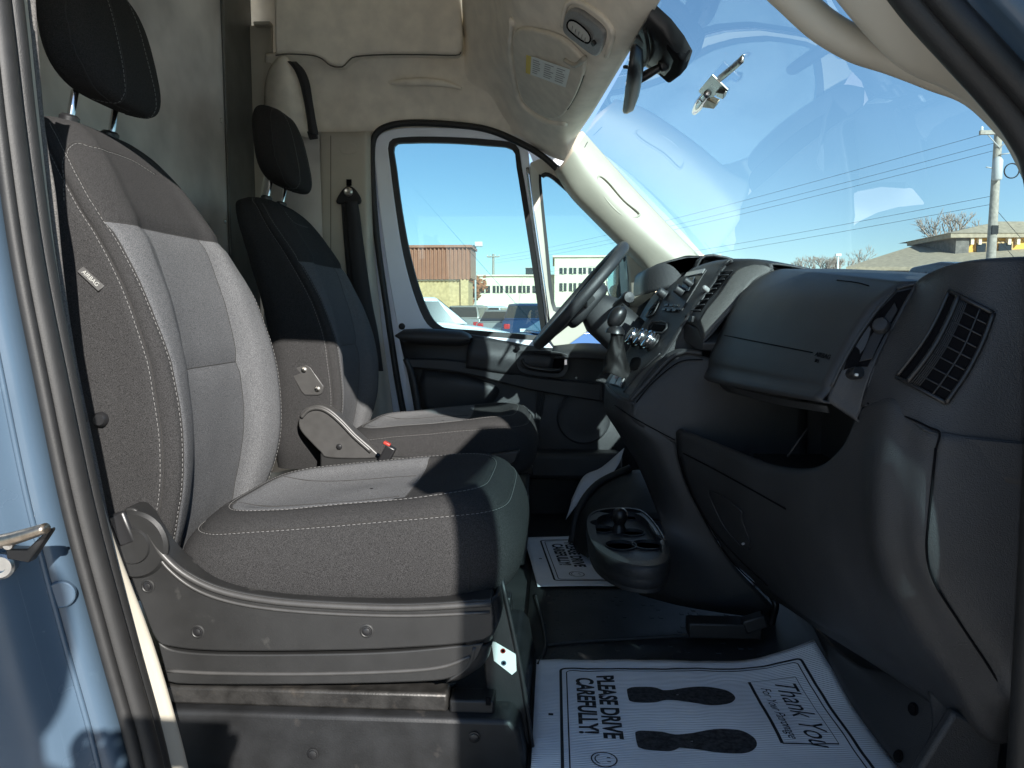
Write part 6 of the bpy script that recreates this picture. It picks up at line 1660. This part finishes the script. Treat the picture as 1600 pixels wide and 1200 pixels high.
# ================================================================== PHOTOGRAPHER (stands behind the lens; only the shadow is in view)
def skin_mesh(name, joints, edges, mat, parent, sub=2):
    me = bpy.data.meshes.new(name); me.from_pydata([j[0] for j in joints], edges, []); o = bpy.data.objects.new(name, me); COL.objects.link(o)
    md = o.modifiers.new("k", 'SKIN'); md.use_smooth_shade = True
    for v, j in zip(me.skin_vertices[0].data, joints): v.radius = (j[1], j[2] if len(j) > 2 else j[1])
    me.skin_vertices[0].data[0].use_root = True
    sb = o.modifiers.new("u", 'SUBSURF'); sb.levels = sub; sb.render_levels = sub
    me.materials.append(MAT[mat]); o.parent = parent; o.location = -wpos(parent)
    return o
pm("jacket", (0.05, 0.06, 0.09), 0.9); pm("jeans", (0.06, 0.08, 0.13), 0.9); pm("skin", (0.5, 0.32, 0.24), 0.55); pm("hair", (0.03, 0.02, 0.015), 0.7)
px, py = -.05, -.46
per = thing("person", "person in a dark jacket behind the camera taking the picture, seen only as a shadow", "person", (px, py, GZ))
B = lambda x, y, z: (px + x, py + y, GZ + z)
J = [(B(0, 0, .95), .15, .12), (B(0, .01, 1.12), .14, .11), (B(0, .01, 1.30), .17, .12), (B(0, 0, 1.42), .12, .09), (B(0, .01, 1.50), .055), (B(0, .03, 1.57), .07),
     (B(-.19, .01, 1.38), .065), (B(-.25, .10, 1.12), .05), (B(-.06, .34, 1.24), .038), (B(.19, .01, 1.38), .065), (B(.24, .10, 1.12), .05), (B(.10, .35, 1.24), .038),
     (B(-.10, 0, .86), .095), (B(-.11, .02, .50), .065), (B(-.12, -.02, .10), .045), (B(-.12, .12, .04), .04), (B(.10, 0, .86), .095), (B(.11, .02, .50), .065), (B(.13, -.02, .10), .045), (B(.13, .12, .04), .04)]
Ed = [(0, 1), (1, 2), (2, 3), (3, 4), (4, 5), (3, 6), (6, 7), (7, 8), (3, 9), (9, 10), (10, 11), (0, 12), (12, 13), (13, 14), (14, 15), (0, 16), (16, 17), (17, 18), (18, 19)]
skin_mesh("body", J, Ed, "jacket", per)
rows = superquad(.075, .095, .125, .9, .95, 24, 16)
V, F = gridmesh([[Vector(B(0, .04, 1.63)) + Vector((p.x, p.y * (1 - .1 * (p.z < 0)), p.z)) for p in r] for r in rows], True); hd_ = mesh("head", V, F, "skin", per)
rows = superquad(.080, .098, .10, .9, .95, 24, 12)
V, F = gridmesh([[Vector(B(0, .025, 1.675)) + p for p in r] for r in rows], True); mesh("hair", V, F, "hair", hd_)
V, F = gridmesh([[Vector(B(0, .14, 1.62)) + Vector((p.x, p.y, p.z)) for p in r] for r in superquad(.013, .02, .022, 1, 1, 12, 8)], True); mesh("nose", V, F, "skin", hd_)
for s_, hx in ((-1, -.06), (1, .10)):
    hb_ = Vector(B(hx, .355, 1.25))
    hj = [(hb_, .030, .018), (hb_ + Vector((0, .03, .035)), .036, .016)]; he = [(0, 1)]
    for k in range(4):
        b0 = len(hj); f0 = hb_ + Vector(((k - 1.5) * .019, .035, .06)); hj += [(f0, .0085), (f0 + Vector((-s_ * .004, .016, .012)), .0085), (f0 + Vector((-s_ * .016, .020, .004)), .008)]; he += [(1, b0), (b0, b0 + 1), (b0 + 1, b0 + 2)]
    b0 = len(hj); hj += [(hb_ + Vector((-s_ * .035, .02, .03)), .010), (hb_ + Vector((-s_ * .05, .03, .055)), .009)]; he += [(0, b0), (b0, b0 + 1)]
    skin_mesh("hand", hj, he, "skin", per, 1)
ph = thing("phone", "black phone held up just behind the viewpoint", "phone", (-.02, -.04, -.045))
box("phone_case", (-.02, -.035, -.004), (.152, .009, .074), "black_plastic", ph, bevel=.003)
box("phone_screen", (-.02, -.0405, -.004), (.144, .001, .068), "screen_grey", ph)
